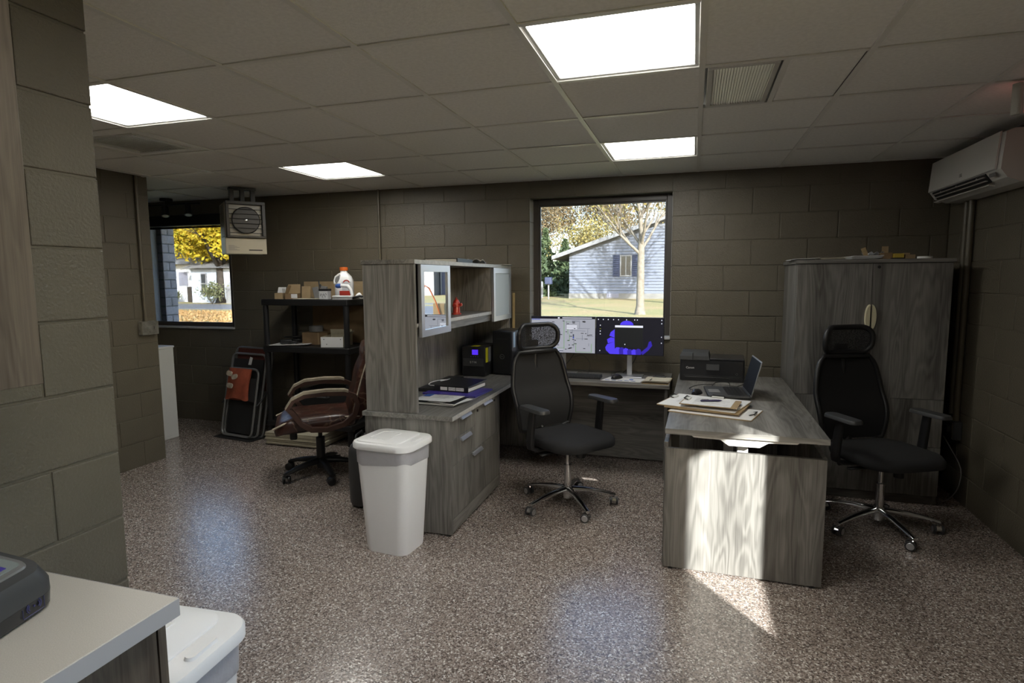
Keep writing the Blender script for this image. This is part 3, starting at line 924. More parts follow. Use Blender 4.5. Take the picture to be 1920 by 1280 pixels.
for k in range(4):
    b = MB(); b.cyl((-0.02 + 0.02 * k, -0.001, 0.165), (-0.02 + 0.02 * k, 0.002, 0.165), 0.004, seg=8); b.build('button', 'grey', ups)

pc = thing('computer_tower', 'black desktop computer tower with a pale blue label, behind the chair headrest', 'computer', (-1.600, 2.600, WZ1), radians(-4))
b = MB(); b.box(0.0, 0.175, 0.0, 0.345, 0.006, 0.365, 0.005, 2); b.build('case', 'blacks', pc, 40)
b = MB(); b.box(0.012, 0.163, -0.004, 0.0, 0.02, 0.355, 0.002); b.build('front_panel', 'black', pc)
b = MB(); b.tube([(0.088 + 0.019 * cos(radians(a)), -0.0045, 0.155 + 0.019 * sin(radians(a))) for a in range(0, 360, 20)], 0.0012, 5, closed=True); b.build('emblem', 'grey', pc)
text('lettering', 'DELL', 0.011, 'grey', pc, (0.088, -0.0046, 0.155), FLAT_Y, 0.0003)
b = MB(); b.box(0.035, 0.14, -0.0048, -0.004, 0.300, 0.304); b.build('drive_slot', 'dgrey', pc)
b = MB(); b.box(0.175, 0.1762, 0.03, 0.075, 0.23, 0.355); b.build('label_strip', M_lab := plain('pale_blue_label', (0.42, 0.55, 0.68), 0.6), pc)
t = thing('wooden_stick', 'thin wooden stick leaning in the corner behind the computer tower', 'stick', (-1.545, 3.045, WZ1))
b = MB(); b.obox((0, -0.015, 0.335), (0.022, 0.006, 0.67), Matrix.Rotation(radians(-1.5), 3, 'X'), 0.001); b.build('stick', M_stick := plain('pale_wood_stick', (0.42, 0.32, 0.16), 0.6, var=0.1), t)

# monitors and what lies on the desk
def monitor(label, x, y, rz, ui):
    t = thing('monitor', label, 'monitor', (x, y, WZ1), rz, 'twin monitors')
    w, z0, z1 = 0.548, 0.170, 0.480
    b = MB(); b.box(-w / 2, w / 2, 0.0, 0.030, z0, z1, 0.004); b.build('shell', 'blacks', t)
    b = MB(); b.box(-w / 2 + 0.004, w / 2 - 0.004, -0.0012, 0.0, z0 + 0.006, z1 - 0.004); s = b.build('screen', ui, t)
    b = MB(); b.loft([[(-0.02, 0.035, 0.006), (0.02, 0.035, 0.006), (0.02, 0.055, 0.006), (-0.02, 0.055, 0.006)], [(-0.017, 0.032, 0.30), (0.017, 0.032, 0.30), (0.017, 0.05, 0.30), (-0.017, 0.05, 0.30)]]); b.build('neck', 'alu', t)
    b = MB(); b.box(-0.115, 0.115, -0.10, 0.085, 0.0003, 0.007, 0.002); b.build('foot', 'alu', t)
    return t, s
def ui_rects(parent, mat, rects, lift=0.0006, name='screen_graphics'):
    b = MB()
    for (u0, u1, v0, v1) in rects:
        x0, x1 = -0.27 + 0.54 * u0, -0.27 + 0.54 * u1
        z0, z1 = 0.176 + 0.300 * v0, 0.176 + 0.300 * v1
        b.box(x0, x1, -0.0012 - lift, -0.0012, z0, z1)
    return b.build(name, mat, parent, kind='stuff' if len(rects) > 7 else None)
mA, sA = monitor('left monitor showing a pale grey process diagram', -1.050, 2.825, radians(1.5), 'screen_grey')
mB, sB = monitor('right monitor showing violet petals on a dark desktop', -0.500, 2.825, radians(-1.5), 'screen_dark')
rng = random.Random(3)
ui_rects(sA, 'screen_dark', [(0, 1, 0.945, 1)])
ui_rects(sA, 'screen_blue', [(0.01 + 0.022 * k, 0.026 + 0.022 * k, 0.915, 0.94) for k in range(6)])
ui_rects(sA, 'screen_white', [(0.49, 0.95, 0.965, 0.985), (0.42, 0.45, 0.955, 0.99), (0.56, 0.72, 0.745, 0.765), (0.56, 0.72, 0.705, 0.725), (0.56, 0.72, 0.665, 0.685), (0.08, 0.50, 0.02, 0.07)], 0.0008)
ui_rects(sA, 'screen_green', [(0.515, 0.522, 0.10, 0.90), (0.575, 0.582, 0.52, 0.66), (0.60, 0.607, 0.33, 0.52), (0.20, 0.30, 0.83, 0.838), (0.54, 0.62, 0.86, 0.868), (0.70, 0.707, 0.02, 0.22), (0.70, 0.95, 0.02, 0.03), (0.94, 0.947, 0.02, 0.26), (0.66, 0.72, 0.24, 0.247), (0.40, 0.52, 0.13, 0.138), (0.56, 0.60, 0.33, 0.337)])
lines = []
for k in range(16):
    u, v = rng.uniform(0.55, 0.95), rng.uniform(0.12, 0.9)
    if k % 2: lines.append((u, min(0.97, u + rng.uniform(0.05, 0.2)), v, v + 0.006))
    else: lines.append((u, u + 0.004, v, min(0.92, v + rng.uniform(0.05, 0.25))))
ui_rects(sA, 'screen_text', lines)
ui_rects(sA, 'ink', [(u, u + rng.uniform(0.02, 0.05), v, v + 0.018) for u, v in [(rng.uniform(0.05, 0.93), rng.uniform(0.08, 0.88)) for _ in range(44)]], 0.001)
ui_rects(sA, 'screen_text', [(0.15 + 0.095 * k, 0.22 + 0.095 * k, 0.03, 0.06) for k in range(4)] + [(0.655, 0.675, 0.40, 0.52)], 0.0012)
ui_rects(sA, 'screen_blue', [(0.657, 0.673, 0.40, 0.45)], 0.0014)
# plain violet petals on the right screen
def petal(parent, mat, pts, lift):
    b = MB()
    q = [(-0.27 + 0.54 * u, 0.176 + 0.300 * v) for u, v in pts]
    b.prism(q, -0.0012 - lift, -0.0012, 'Y')
    b.build('screen_graphics', mat, parent)
petal(sB, 'screen_violet', [(0.21, 0.0), (0.15, 0.10), (0.14, 0.18), (0.17, 0.27), (0.28, 0.34), (0.29, 0.0)], 0.0006)
petal(sB, 'screen_violet', [(0.28, 0.34), (0.18, 0.29), (0.165, 0.40), (0.22, 0.46), (0.28, 0.44)], 0.0008)
petal(sB, 'screen_violet', [(0.28, 0.45), (0.20, 0.50), (0.22, 0.60), (0.28, 0.68)], 0.0006)
petal(sB, 'screen_violet', [(0.46 + 0.10 * cos(a), 0.80 + 0.10 * sin(a) * 1.2) for a in [radians(k * 15) for k in range(13)]], 0.0005)
for k in range(6):
    u = 0.31 + 0.062 * k
    h = (0.21, 0.20, 0.18, 0.15, 0.15, 0.17)[k]
    petal(sB, 'screen_violet' if k % 2 == 0 else 'screen_violet2', [(u - 0.02, 0.0), (u - 0.025, h * 0.7), (u + 0.01, h), (u + 0.05, h * 0.85), (u + 0.065, 0.03), (u + 0.05, 0.0)], 0.0006 + 0.0001 * k)
petal(sB, 'screen_violet2', [(0.70, 0.0), (0.78, 0.12), (0.84, 0.26), (0.82, 0.38), (0.79, 0.36), (0.77, 0.22), (0.68, 0.08)], 0.0005)
ui_rects(sB, 'screen_black', [(0.285, 0.70, 0.19, 0.735)], 0.0016)
ui_rects(sB, 'screen_white', [(0.285, 0.70, 0.735, 0.79)], 0.0018)
ui_rects(sB, 'screen_white', [(u, u + 0.012, v, v + 0.028) for (u, v) in [(0.025, 0.93), (0.10, 0.93), (0.175, 0.93), (0.255, 0.93), (0.33, 0.93), (0.45, 0.93), (0.57, 0.93), (0.61, 0.93), (0.055, 0.77), (0.055, 0.61), (0.055, 0.53), (0.05, 0.07), (0.965, 0.93), (0.965, 0.84), (0.965, 0.48), (0.965, 0.32), (0.43, 0.26)]], 0.002)
ui_rects(sB, 'yellow', [(0.053, 0.072, 0.68, 0.70)], 0.002)

def cable(name, label, pts, r=0.0025, mat='black'):
    # smooth the polyline
    P = [Vector(p) for p in pts]
    out = []
    for i in range(len(P) - 1):
        p0, p1, p2, p3 = P[max(i - 1, 0)], P[i], P[i + 1], P[min(i + 2, len(P) - 1)]
        for k in range(6):
            s = k / 6
            out.append(0.5 * ((2 * p1) + (p2 - p0) * s + (2 * p0 - 5 * p1 + 4 * p2 - p3) * s * s + (3 * p1 - p0 - 3 * p2 + p3) * s ** 3))
    out.append(P[-1])
    b = MB(); b.tube(out, r, 6)
    return tag(b.build(name, mat, None, 60), label, 'cable')
cable('monitor_cable', 'black cable hanging behind the right monitor neck', [(-0.43, 2.875, 0.94), (-0.46, 2.92, 0.86), (-0.50, 2.90, 0.80), (-0.56, 2.93, 0.742)], 0.004)
cable('monitor_cable', 'black cable hanging behind the left monitor neck', [(-0.95, 2.875, 0.95), (-0.98, 2.92, 0.88), (-1.03, 2.90, 0.81), (-1.08, 2.93, 0.742)], 0.004)
cable('keyboard_cable', 'thin black cable looping up from the keyboard behind the left monitor', [(-0.83, 2.79, 0.742), (-0.83, 2.88, 0.82), (-0.90, 2.93, 0.88), (-0.98, 2.92, 0.86)], 0.002)
cable('mouse_cable', 'thin black mouse cable looping over the desk by the paper pad', [(-0.585, 2.70, 0.748), (-0.64, 2.80, 0.745), (-0.62, 2.92, 0.746), (-0.50, 2.97, 0.760), (-0.44, 2.99, 0.742)], 0.002)

kb = thing('keyboard', 'black desk keyboard below the left monitor', 'keyboard', (-0.90, 2.652, WZ1), radians(1))
b = MB(); b.loft([[(-0.20, -0.065, 0.0), (0.20, -0.065, 0.0), (0.20, 0.065, 0.0), (-0.20, 0.065, 0.0)], [(-0.20, -0.065, 0.010), (0.20, -0.065, 0.010), (0.20, 0.065, 0.022), (-0.20, 0.065, 0.022)]]); b.build('shell', 'black', kb)
kx = MB()
for r_ in range(5):
    for c_ in range(18):
        x, y = -0.19 + c_ * 0.0212, -0.056 + r_ * 0.0225
        kx.box(x, x + 0.017, y, y + 0.018, 0.011 + 0.0021 * r_, 0.0155 + 0.0021 * r_)
kx.build('keys', 'dgrey', kb)

def mouse(label, loc, rz, shine='black'):
    t = thing('computer_mouse', label, 'mouse', loc, rz)
    b = MB()
    loops = []
    for k in range(9):
        u = k / 8
        y = -0.055 + 0.11 * u
        hw = 0.031 * math.sin(pi * (0.08 + 0.84 * u)) ** 0.45
        hh = 0.036 * math.sin(pi * (0.06 + 0.80 * u)) ** 0.6
        loops.append([(hw * cos(a), y, max(0.001, hh * sin(a))) for a in [radians(180 * q / 10) for q in range(11)]] + [(-hw * 0.6, y, 0.0005), (hw * 0.6, y, 0.0005)])
    b.loft(loops); b.build('shell', shine, t, 50)
    b = MB(); b.cyl((-0.003, 0.033, 0.030), (0.003, 0.033, 0.030), 0.009, seg=14); b.build('wheel', 'dgrey', t)
    return t
mouse('black mouse on the white pad beneath the right monitor', (-0.575, 2.655, WZ1 + 0.0035), radians(150))
t = thing('paper_pad', 'white printed paper under the mouse below the right monitor', 'papers', (-0.535, 2.625, WZ1), radians(-3))
b = MB(); b.prism([(-0.15, -0.085), (0.155, -0.085), (0.185, 0.085), (-0.11, 0.10)], 0.0003, 0.002); b.build('sheet', 'paper', t)
b = MB()
for k in range(5):
    b.box(-0.12 + 0.05 * k, -0.085 + 0.05 * k, -0.06, -0.045, 0.002, 0.0026)
b.box(0.06, 0.09, -0.01, 0.03, 0.002, 0.0026)
b.build('printing', 'inkb', t)
t = thing('clipboard', 'cream notepad with black clip at the right end of the window desk', 'clipboard', (-0.262, 2.640, WZ1), radians(-4))
b = MB(); b.prism(rrect(0.20, 0.31, 0.012), 0.0003, 0.004); b.build('board', 'hardboard', t)
b = MB(); b.sheet(-0.095, 0.095, -0.15, 0.135, 0.0045, 6, 8, lambda u, v: 0.010 * (1 - v) ** 3); b.build('sheet', 'cream', t)
b = MB(); b.sheet(-0.092, 0.09, -0.145, 0.135, 0.007, 6, 8, lambda u, v: 0.014 * (1 - v) ** 3); b.build('sheet', 'cream', t)
b = MB(); b.box(-0.052, 0.052, 0.118, 0.148, 0.009, 0.017, 0.003); b.tube([(-0.04, 0.15, 0.012), (-0.03, 0.165, 0.02), (0.03, 0.165, 0.02), (0.04, 0.15, 0.012)], 0.003, 6); b.build('clip', 'black', t)
t = thing('pen', 'short black pen lying on the cream notepad', 'pen', (-0.305, 2.555, WZ1 + 0.024), radians(80))
b = MB(); b.tube([(-0.03, 0, 0), (0.03, 0, 0)], 0.0035, 8); b.build('barrel', 'black', t)
# ------------------------------------------------------------------ height-adjustable desk on the right
DZ = 0.770
ds = thing('adjustable_desk', 'ash grey height-adjustable desk with sunlit end panel, nearest desk', 'desk', (0.247, 1.030, 0), radians(-0.8))
b = MB(); b.box(-0.378, 0.378, 0.0, 1.815, DZ - 0.028, DZ, 0.0015); b.build('top', 'ashY', ds)
b = MB(); b.box(-0.3775, 0.3775, -0.0012, -0.0001, DZ - 0.0275, DZ - 0.0005); b.build('edge_band', 'ashX', ds)
b = MB(); b.box(-0.378, 0.380, 0.052, 0.076, 0.010, 0.655, 0.001); b.build('end_panel', 'ashZ', ds)
b = MB(); b.box(-0.384, -0.362, 0.0765, 0.40, 0.010, 0.680, 0.001); b.build('side_panel', 'ashZ', ds)
b = MB(); b.box(0.362, 0.384, 0.0765, 0.42, 0.010, 0.655, 0.001); b.build('side_panel', 'ashZ', ds)
b = MB(); b.box(-0.360, 0.360, 1.755, 1.78, 0.010, 0.655, 0.001); b.build('end_panel', 'ashZ', ds)
for yy in (0.18, 1.62):
    # plate with angled shoulders under the top, and its lifting column
    py = 0.022 if yy < 1 else 1.70
    b = MB(); b.prism([(-0.252, DZ - 0.0285), (-0.238, DZ - 0.042), (-0.110, DZ - 0.045), (-0.070, DZ - 0.071), (0.072, DZ - 0.071), (0.112, DZ - 0.045), (0.240, DZ - 0.042), (0.254, DZ - 0.0285)], py, py + 0.024, 'Y')
    b.build('cross_plate', 'steelw', ds)
    b = MB(); b.box(-0.03, 0.03, min(py + 0.0245, yy + 0.05), max(py - 0.0005, yy + 0.05), DZ - 0.070, DZ - 0.045); b.build('beam', 'steelw', ds)
    b = MB(); b.box(-0.026, 0.026, yy - 0.075, yy - 0.005, 0.33, DZ - 0.0705, 0.003); b.build('column', 'steelw', ds)
    b = MB(); b.box(-0.034, 0.034, yy - 0.080, yy + 0.000, 0.035, 0.33, 0.003); b.build('column', 'steelw', ds)
    b = MB(); b.box(-0.30, 0.30, yy, yy + 0.07, 0.006, 0.0345, 0.004); b.build('base_foot', 'steelw', ds)
for (xx, yy) in ((-0.34, 0.064), (0.34, 0.064), (-0.34, 1.768), (0.34, 1.768)):
    b = MB(); b.cyl((xx, yy, 0), (xx, yy, 0.0125), 0.014, seg=12); b.build('foot', 'black', ds)

# printer
pr = thing('printer', 'black inkjet printer with white maker lettering on the adjustable desk', 'printer', (-0.095, 2.530, DZ), radians(-3))
b = MB()
b.loft([[(x, y, 0.003) for x, y in rrect(0.455, 0.35, 0.02, 4, 0.2275, 0.175)], [(x, y, 0.10) for x, y in rrect(0.455, 0.35, 0.02, 4, 0.2275, 0.175)], [(x, y, 0.155) for x, y in rrect(0.450, 0.345, 0.02, 4, 0.2275, 0.1765)]])
b.build('body', 'blacks', pr, 40)
b = MB(); b.loft([[(0.0, -0.003, 0.157), (0.21, -0.003, 0.157), (0.21, 0.27, 0.157), (0.0, 0.27, 0.157)], [(0.0, 0.0, 0.185), (0.205, 0.0, 0.185), (0.205, 0.27, 0.185), (0.0, 0.27, 0.185)], [(0.008, 0.05, 0.205), (0.200, 0.05, 0.205), (0.200, 0.26, 0.205), (0.008, 0.26, 0.205)]])
b.build('document_feeder', 'dgrey', pr)
b = MB(); b.box(0.211, 0.450, 0.01, 0.30, 0.157, 0.170, 0.003); b.build('lid', 'blacks', pr)
b = MB(); b.box(0.09, 0.094, -0.0045, 0.26, 0.158, 0.206); b.build('feeder_seam', 'black', pr)
b = MB(); b.obox((0.235, -0.001, 0.105), (0.095, 0.008, 0.046), Matrix.Rotation(radians(-14), 3, 'X'), 0.002); b.build('touch_screen', 'black', pr)
b = MB(); b.box(0.04, 0.42, -0.003, 0.0, 0.018, 0.033, 0.001); b.build('output_slot', 'black', pr)
b = MB(); b.box(0.03, 0.43, -0.002, 0.0005, 0.040, 0.0425); b.build('tray_edge', 'dgrey', pr)
b = MB(); b.tube([(0.40 + 0.007 * cos(radians(a)), -0.001, 0.062 + 0.007 * sin(radians(a))) for a in range(0, 360, 30)], 0.001, 5, closed=True); b.build('power_button', 'grey', pr)
text('lettering', 'Canon', 0.022, 'paper', pr, (0.075, -0.0012, 0.098), FLAT_Y, 0.0004)

# laptop: opens towards -x
lp = thing('laptop', 'open dark laptop facing the window desk, before the printer', 'laptop', (0.215, 2.060, DZ), radians(-86))
# local: +x along the width, +y towards the hinge
b = MB(); b.box(-0.175, 0.175, -0.130, 0.122, 0.003, 0.019, 0.004, 2); b.build('base', 'dgrey', lp, 40)
kx = MB()
for r_ in range(5):
    for c_ in range(14):
        kx.box(-0.15 + c_ * 0.0215, -0.15 + c_ * 0.0215 + 0.018, -0.01 + r_ * 0.021, -0.01 + r_ * 0.021 + 0.0175, 0.0190, 0.0205)
kx.build('keys', 'black', lp)
b = MB(); b.box(-0.055, 0.055, -0.115, -0.045, 0.0189, 0.0197); b.build('trackpad', 'grey', lp)
b = MB(); b.box(-0.14, 0.14, 0.100, 0.112, 0.0189, 0.0198); b.build('speaker_strip', 'black', lp)
R_ = Matrix.Translation((0, 0.122, 0.016)) @ Matrix.Rotation(radians(-14), 4, 'X')
b = MB(); b.box(-0.175, 0.175, 0.0, 0.007, 0.0, 0.232, 0.003, 2); b.xf(R_).build('lid', 'grey', lp, 40)
b = MB(); b.box(-0.166, 0.166, -0.0012, -0.0001, 0.010, 0.224); b.xf(R_).build('screen', 'matte_screen', lp)
b = MB(); b.cyl((-0.14, 0.122, 0.016), (0.14, 0.122, 0.016), 0.007, seg=12); b.build('hinge', 'black', lp)
mouse('grey and black mouse beside the open laptop', (0.028, 2.015, DZ), radians(160), 'blacks')
cable('mouse_cable', 'thin black mouse cable looping behind the laptop to the printer', [(0.01, 2.07, DZ + 0.012), (-0.02, 2.20, DZ + 0.004), (0.06, 2.34, DZ + 0.006), (0.20, 2.36, DZ + 0.006), (0.33, 2.30, DZ + 0.005), (0.335, 2.262, DZ + 0.004)], 0.002)
cable('power_cable', 'black power cable bunched between laptop and printer', [(0.12, 2.24, DZ + 0.006), (0.16, 2.32, DZ + 0.03), (0.24, 2.33, DZ + 0.03), (0.25, 2.25, DZ + 0.008), (0.30, 2.30, DZ + 0.012), (0.36, 2.38, DZ + 0.02), (0.40, 2.46, DZ + 0.004)], 0.003)

# clipboards
def clip_part(parent, x, y, rz, w=0.075):
    m_ = Matrix.Translation((x, y, 0)) @ Matrix.Rotation(rz, 4, 'Z')
    b = MB(); b.box(-w / 2, w / 2, -0.016, 0.016, 0.0045, 0.012, 0.002)
    b.xf(m_).build('clip_plate', 'steelw', parent)
    b = MB(); b.tube([(-w / 2, -0.010, 0.008), (-w / 2, 0.014, 0.016), (w / 2, 0.014, 0.016), (w / 2, -0.010, 0.008)], 0.0035, 6)
    b.xf(m_).build('clip', 'black', parent)
def clipboard(label, loc, rz, w, d, paper, clips, rot=None):
    t = thing('clipboard', label, 'clipboard', loc, rz, 'stacked clipboards', rot)
    b = MB(); b.prism(rrect(w, d, 0.015), 0.0, 0.0032); b.build('board', 'hardboard', t)
    if paper:
        b = MB(); b.sheet(-w / 2 + 0.008, w / 2 - paper, -d / 2 + 0.006, d / 2 - 0.008, 0.0034, 8, 6, lambda u, v: 0.0008 * (1 - v)); b.build('sheet', 'paper', t)
    for c in clips:
        clip_part(t, *c)
    return t
A_ = clipboard('lowest clipboard of the stack, its clip poking out on the right', (0.125, 1.505, DZ + 0.001), radians(-17), 0.46, 0.30, 0.004, [(0.205, 0.0, radians(-90))])
B_ = clipboard('largest white-papered clipboard of the stack, overhanging the desk edge', (0.068, 1.612, DZ + 0.022), radians(-18), 0.45, 0.385, 0.004, [(-0.205, 0.06, radians(90)), (0.195, -0.06, radians(-90)), (0.03, 0.178, 0)])
C_ = clipboard('small clipboard with a handwritten form on top of the stack', (0.100, 1.530, DZ + 0.043), radians(-11), 0.315, 0.225, 0.035, [(-0.135, 0.035, radians(90))])
t = thing('folder', 'tan file folder sandwiched between the stacked clipboards', 'folder', (0.075, 1.565, DZ + 0.0135), radians(-16))
b = MB(); b.box(-0.20, 0.215, -0.15, 0.15, 0, 0.003, 0.001); b.box(-0.20, 0.215, -0.15, 0.15, 0.0042, 0.0072, 0.001); b.build('cover', 'kraft', t)
b = MB()
for k in range(9):
    b.box(-0.09, 0.02 + 0.10 * ((k * 7) % 5) / 5, 0.085 - 0.021 * k, 0.0865 - 0.021 * k, 0.0052, 0.0056)
b.build('printing', 'grey', C_)
b = MB()
for k in range(8):
    b.box(-0.15, -0.10 + 0.05 * ((k * 3) % 4) / 4, 0.10 - 0.022 * k, 0.1015 - 0.022 * k, 0.0054, 0.0058)
b.build('printing', 'grey', B_)
t = thing('pen', 'dark blue pen lying across the topmost clipboard', 'pen', (0.103, 1.540, DZ + 0.0545), radians(16))
b = MB(); b.tube([(-0.062, 0, 0), (-0.058, 0, 0), (0.045, 0, 0), (0.062, 0, 0)], [0.003, 0.0058, 0.0058, 0.002], 10); b.build('barrel', M_pen := plain('dark_blue_pen', (0.022, 0.016, 0.075), 0.35), t, 40)
b = MB(); b.box(-0.055, -0.015, -0.0015, 0.0015, 0.0052, 0.0075); b.build('pocket_clip', 'black', t)

# ------------------------------------------------------------------ tall cabinet in the corner
KX0, KX1, KY0, KY1, KZ = 0.668, 1.582, 2.465, 3.060, 1.648
tc_ = thing('storage_cabinet', 'tall ash grey two-door cabinet in the right back corner', 'cabinet', (0, 0, 0))
b = MB(); b.box(KX0, KX0 + 0.022, KY0 + 0.020, KY1, 0.0, KZ - 0.026, 0.001); b.build('side_panel', 'ashZ', tc_)
b = MB(); b.box(KX1 - 0.022, KX1, KY0 + 0.020, KY1, 0.0, KZ - 0.026, 0.001); b.build('side_panel', 'ashZ', tc_)
b = MB(); b.box(KX0 - 0.012, KX1 + 0.012, KY0 - 0.006, KY1 + 0.01, KZ - 0.0255, KZ, 0.0015); b.build('top', 'ashX', tc_)
b = MB(); b.box(KX0 + 0.0225, KX1 - 0.0225, KY0 + 0.022, KY1 - 0.01, 0.06, KZ - 0.027); b.build('carcass', 'dgrey', tc_)
b = MB(); b.box(KX0 + 0.0225, KX1 - 0.0225, KY0 + 0.0225, KY0 + 0.04, 0.0, 0.0595); b.build('plinth', 'ashX', tc_)
KM = (KX0 + KX1) / 2
dl = MB(); dl.box(KX0 + 0.002, KM - 0.0015, KY0, KY0 + 0.019, 0.722, KZ - 0.029, 0.0012); dl = dl.build('door', 'ashZ', tc_)
dr = MB(); dr.box(KM + 0.0015, KX1 - 0.002, KY0, KY0 + 0.019, 0.722, KZ - 0.029, 0.0012); dr = dr.build('door', 'ashZ', tc_)
lo = MB(); lo.box(KX0 + 0.002, KX1 - 0.002, KY0, KY0 + 0.019, 0.40, 0.719, 0.0012); lo = lo.build('drawer', 'ashZ', tc_)
lo2 = MB(); lo2.box(KX0 + 0.002, KX1 - 0.002, KY0, KY0 + 0.019, 0.065, 0.397, 0.0012); lo2 = lo2.build('drawer', 'ashZ', tc_)
def half_moon(parent, x, s):
    b = MB()
    zc, hh, ww, dp = 1.262, 0.086, 0.030, 0.020
    pts = [(x + s * ww * math.cos(radians(a)) ** 0.9 if abs(a) < 90 else x, zc + hh * math.sin(radians(a))) for a in range(-90, 91, 15)]
    b.loft([[(px, KY0 - 0.0005, pz) for px, pz in pts], [(x + (px - x) * 0.85, KY0 - dp, zc + (pz - zc) * 0.93) for px, pz in pts]])
    b.build('handle', 'brass', parent)
half_moon(dr, KM + 0.006, 1)
half_moon(dl, KM - 0.006, -1)
b = MB(); b.cyl((KM + 0.035, KY0 - 0.006, 1.595), (KM + 0.035, KY0, 1.595), 0.010, seg=14); b.build('lock', 'black', tc_)
for zz in (0.60, 0.28):
    b = MB(); b.box(KM - 0.08, KM + 0.08, KY0 - 0.018, KY0 - 0.0005, zz - 0.006, zz + 0.006, 0.003); b.build('handle', 'black', lo if zz > 0.4 else lo2)

paper_pile('paper_stack', 'loose white sheets at the left end of the tall cabinet top', (0.715, 2.62, KZ + 0.0006), radians(3), 0.16, 0.28, 4, curl=0.006)
paper_pile('paper_stack', 'low middle pile of documents on the tall cabinet top', (0.895, 2.63, KZ + 0.0006), radians(-2), 0.155, 0.28, 7, 'cream', curl=0.004)
paper_pile('paper_stack', 'thickest pile of white documents on the tall cabinet, under the cards', (1.085, 2.63, KZ + 0.0006), radians(3), 0.185, 0.29, 13, curl=0.004)
t = thing('wooden_tag', 'small tan card standing on the thickest paper pile', 'card', (1.108, 2.62, KZ + 0.022), 0)
b = MB(); b.obox((0, 0, 0.030), (0.030, 0.004, 0.060), Matrix.Rotation(radians(-22), 3, 'Y'), 0.001); b.build('card', 'hardboard', t)
t = thing('cardboard_box', 'small open carton with raised flap on the tall cabinet', 'box', (1.235, 2.63, KZ), 0)
b = MB()
for (x0, x1, y0, y1) in ((-0.035, 0.035, -0.03, -0.027), (-0.035, 0.035, 0.027, 0.03), (-0.035, -0.032, -0.027, 0.027), (0.032, 0.035, -0.027, 0.027)):
    b.box(x0, x1, y0, y1, 0, 0.045)
b.box(-0.035, 0.035, -0.03, 0.03, 0, 0.002)
b.build('carton', 'card', t)
b = MB(); b.obox((0.005, 0.029, 0.068), (0.040, 0.002, 0.045), Matrix.Rotation(radians(5), 3, 'X')); b.build('flap', 'kraft', t)
t = thing('plastic_bag', 'clear crinkled plastic wrap on the tall cabinet beside the carton', 'plastic wrap', (1.175, 2.66, KZ + 0.024), 0.2)
b = MB(); b.sheet(-0.06, 0.045, -0.05, 0.05, 0.008, 12, 10, lambda u, v: 0.022 * abs(math.sin(9 * u + 2 * v) * math.cos(6 * v)), 0.001); b.build('film', 'bag', t, 60)
t = thing('yellow_box', 'small yellow box on the tall cabinet', 'box', (1.305, 2.60, KZ), radians(4))
b = MB(); b.box(-0.03, 0.028, -0.02, 0.02, 0.010, 0.038, 0.001); b.build('carton', M_y := plain('yellow_carton', (0.55, 0.40, 0.06), 0.6), t)
b = MB(); b.box(-0.045, 0.03, -0.022, 0.022, 0, 0.0098, 0.001); b.build('tray', 'black', t)
t = thing('wood_block', 'pair of tan wooden blocks right of the yellow box', 'block', (1.365, 2.62, KZ), 0)
b = MB(); b.box(-0.020, 0.040, -0.02, 0.02, 0, 0.030, 0.001); b.build('block', 'kraft', t)
b = MB(); b.box(-0.030, 0.008, -0.018, 0.02, 0.0302, 0.042, 0.001); b.build('block', 'kraft', t)
t = thing('tape_roll', 'flat white roll at the right end of the tall cabinet top', 'roll', (1.46, 2.60, KZ), 0)
b = MB(); b.lathe([(0.026, 0), (0.044, 0), (0.044, 0.017), (0.026, 0.017), (0.026, 0.0)], 22); b.build('roll', 'paper', t, 40)

# ------------------------------------------------------------------ office chairs
def star_base(t, r, z0, mat, wheelmat, rot0, thick=1.0, castr=0.028):
    for k in range(5):
        a = rot0 + k * 2 * pi / 5
        Rm = Matrix.Rotation(a, 4, 'Z')
        loops = []
        for u in (0.0, 0.15, 0.4, 0.7, 0.92, 1.0):
            x = 0.022 + (r - 0.022) * u
            z = z0 + 0.018 - 0.042 * u ** 2.0
            hw = (0.026 - 0.010 * u) * thick
            hh = (0.021 - 0.012 * u) * thick
            loops.append([(x, hw * cos(q), z + hh * sin(q)) for q in [2 * pi * i / 10 for i in range(10)]])
        b = MB(); b.loft(loops); b.xf(Rm)
        leg = b.build('leg', mat, t, 50)
        tip = Rm @ Vector((r - 0.012, 0, 0))
        ca = a + radians(50 + 37 * k)
        cm = Matrix.Translation(tip) @ Matrix.Rotation(ca, 4, 'Z')
        b = MB()
        b.cyl((0, 0, castr * 1.9), (0, 0, z0 - 0.020), 0.007, seg=8)
        b.prism([(castr * 0.9 * cos(radians(q)) - 0.012, castr + castr * 0.95 * sin(radians(q))) for q in range(20, 200, 20)], -0.012, 0.012, 'Y')
        b.xf(cm).build('caster_fork', mat, leg)
        for s in (-1, 1):
            b = MB()
            m2 = cm @ Matrix.Translation((-0.012, 0, castr))
            b.tube([(0, s * 0.013, 0), (0, s * 0.015, 0), (0, s * 0.026, 0), (0, s * 0.028, 0)], [castr * 0.9, castr, castr, castr * 0.9], 18)
            b.xf(m2).build('wheel', wheelmat, leg, 40)
            b = MB()
            b.tube([(0, s * 0.0281, 0), (0, s * 0.0295, 0)], [castr * 0.72, castr * 0.66], 16)
            b.xf(m2).build('wheel_cap', 'alu' if mat == 'chrome' else wheelmat, leg, 40)

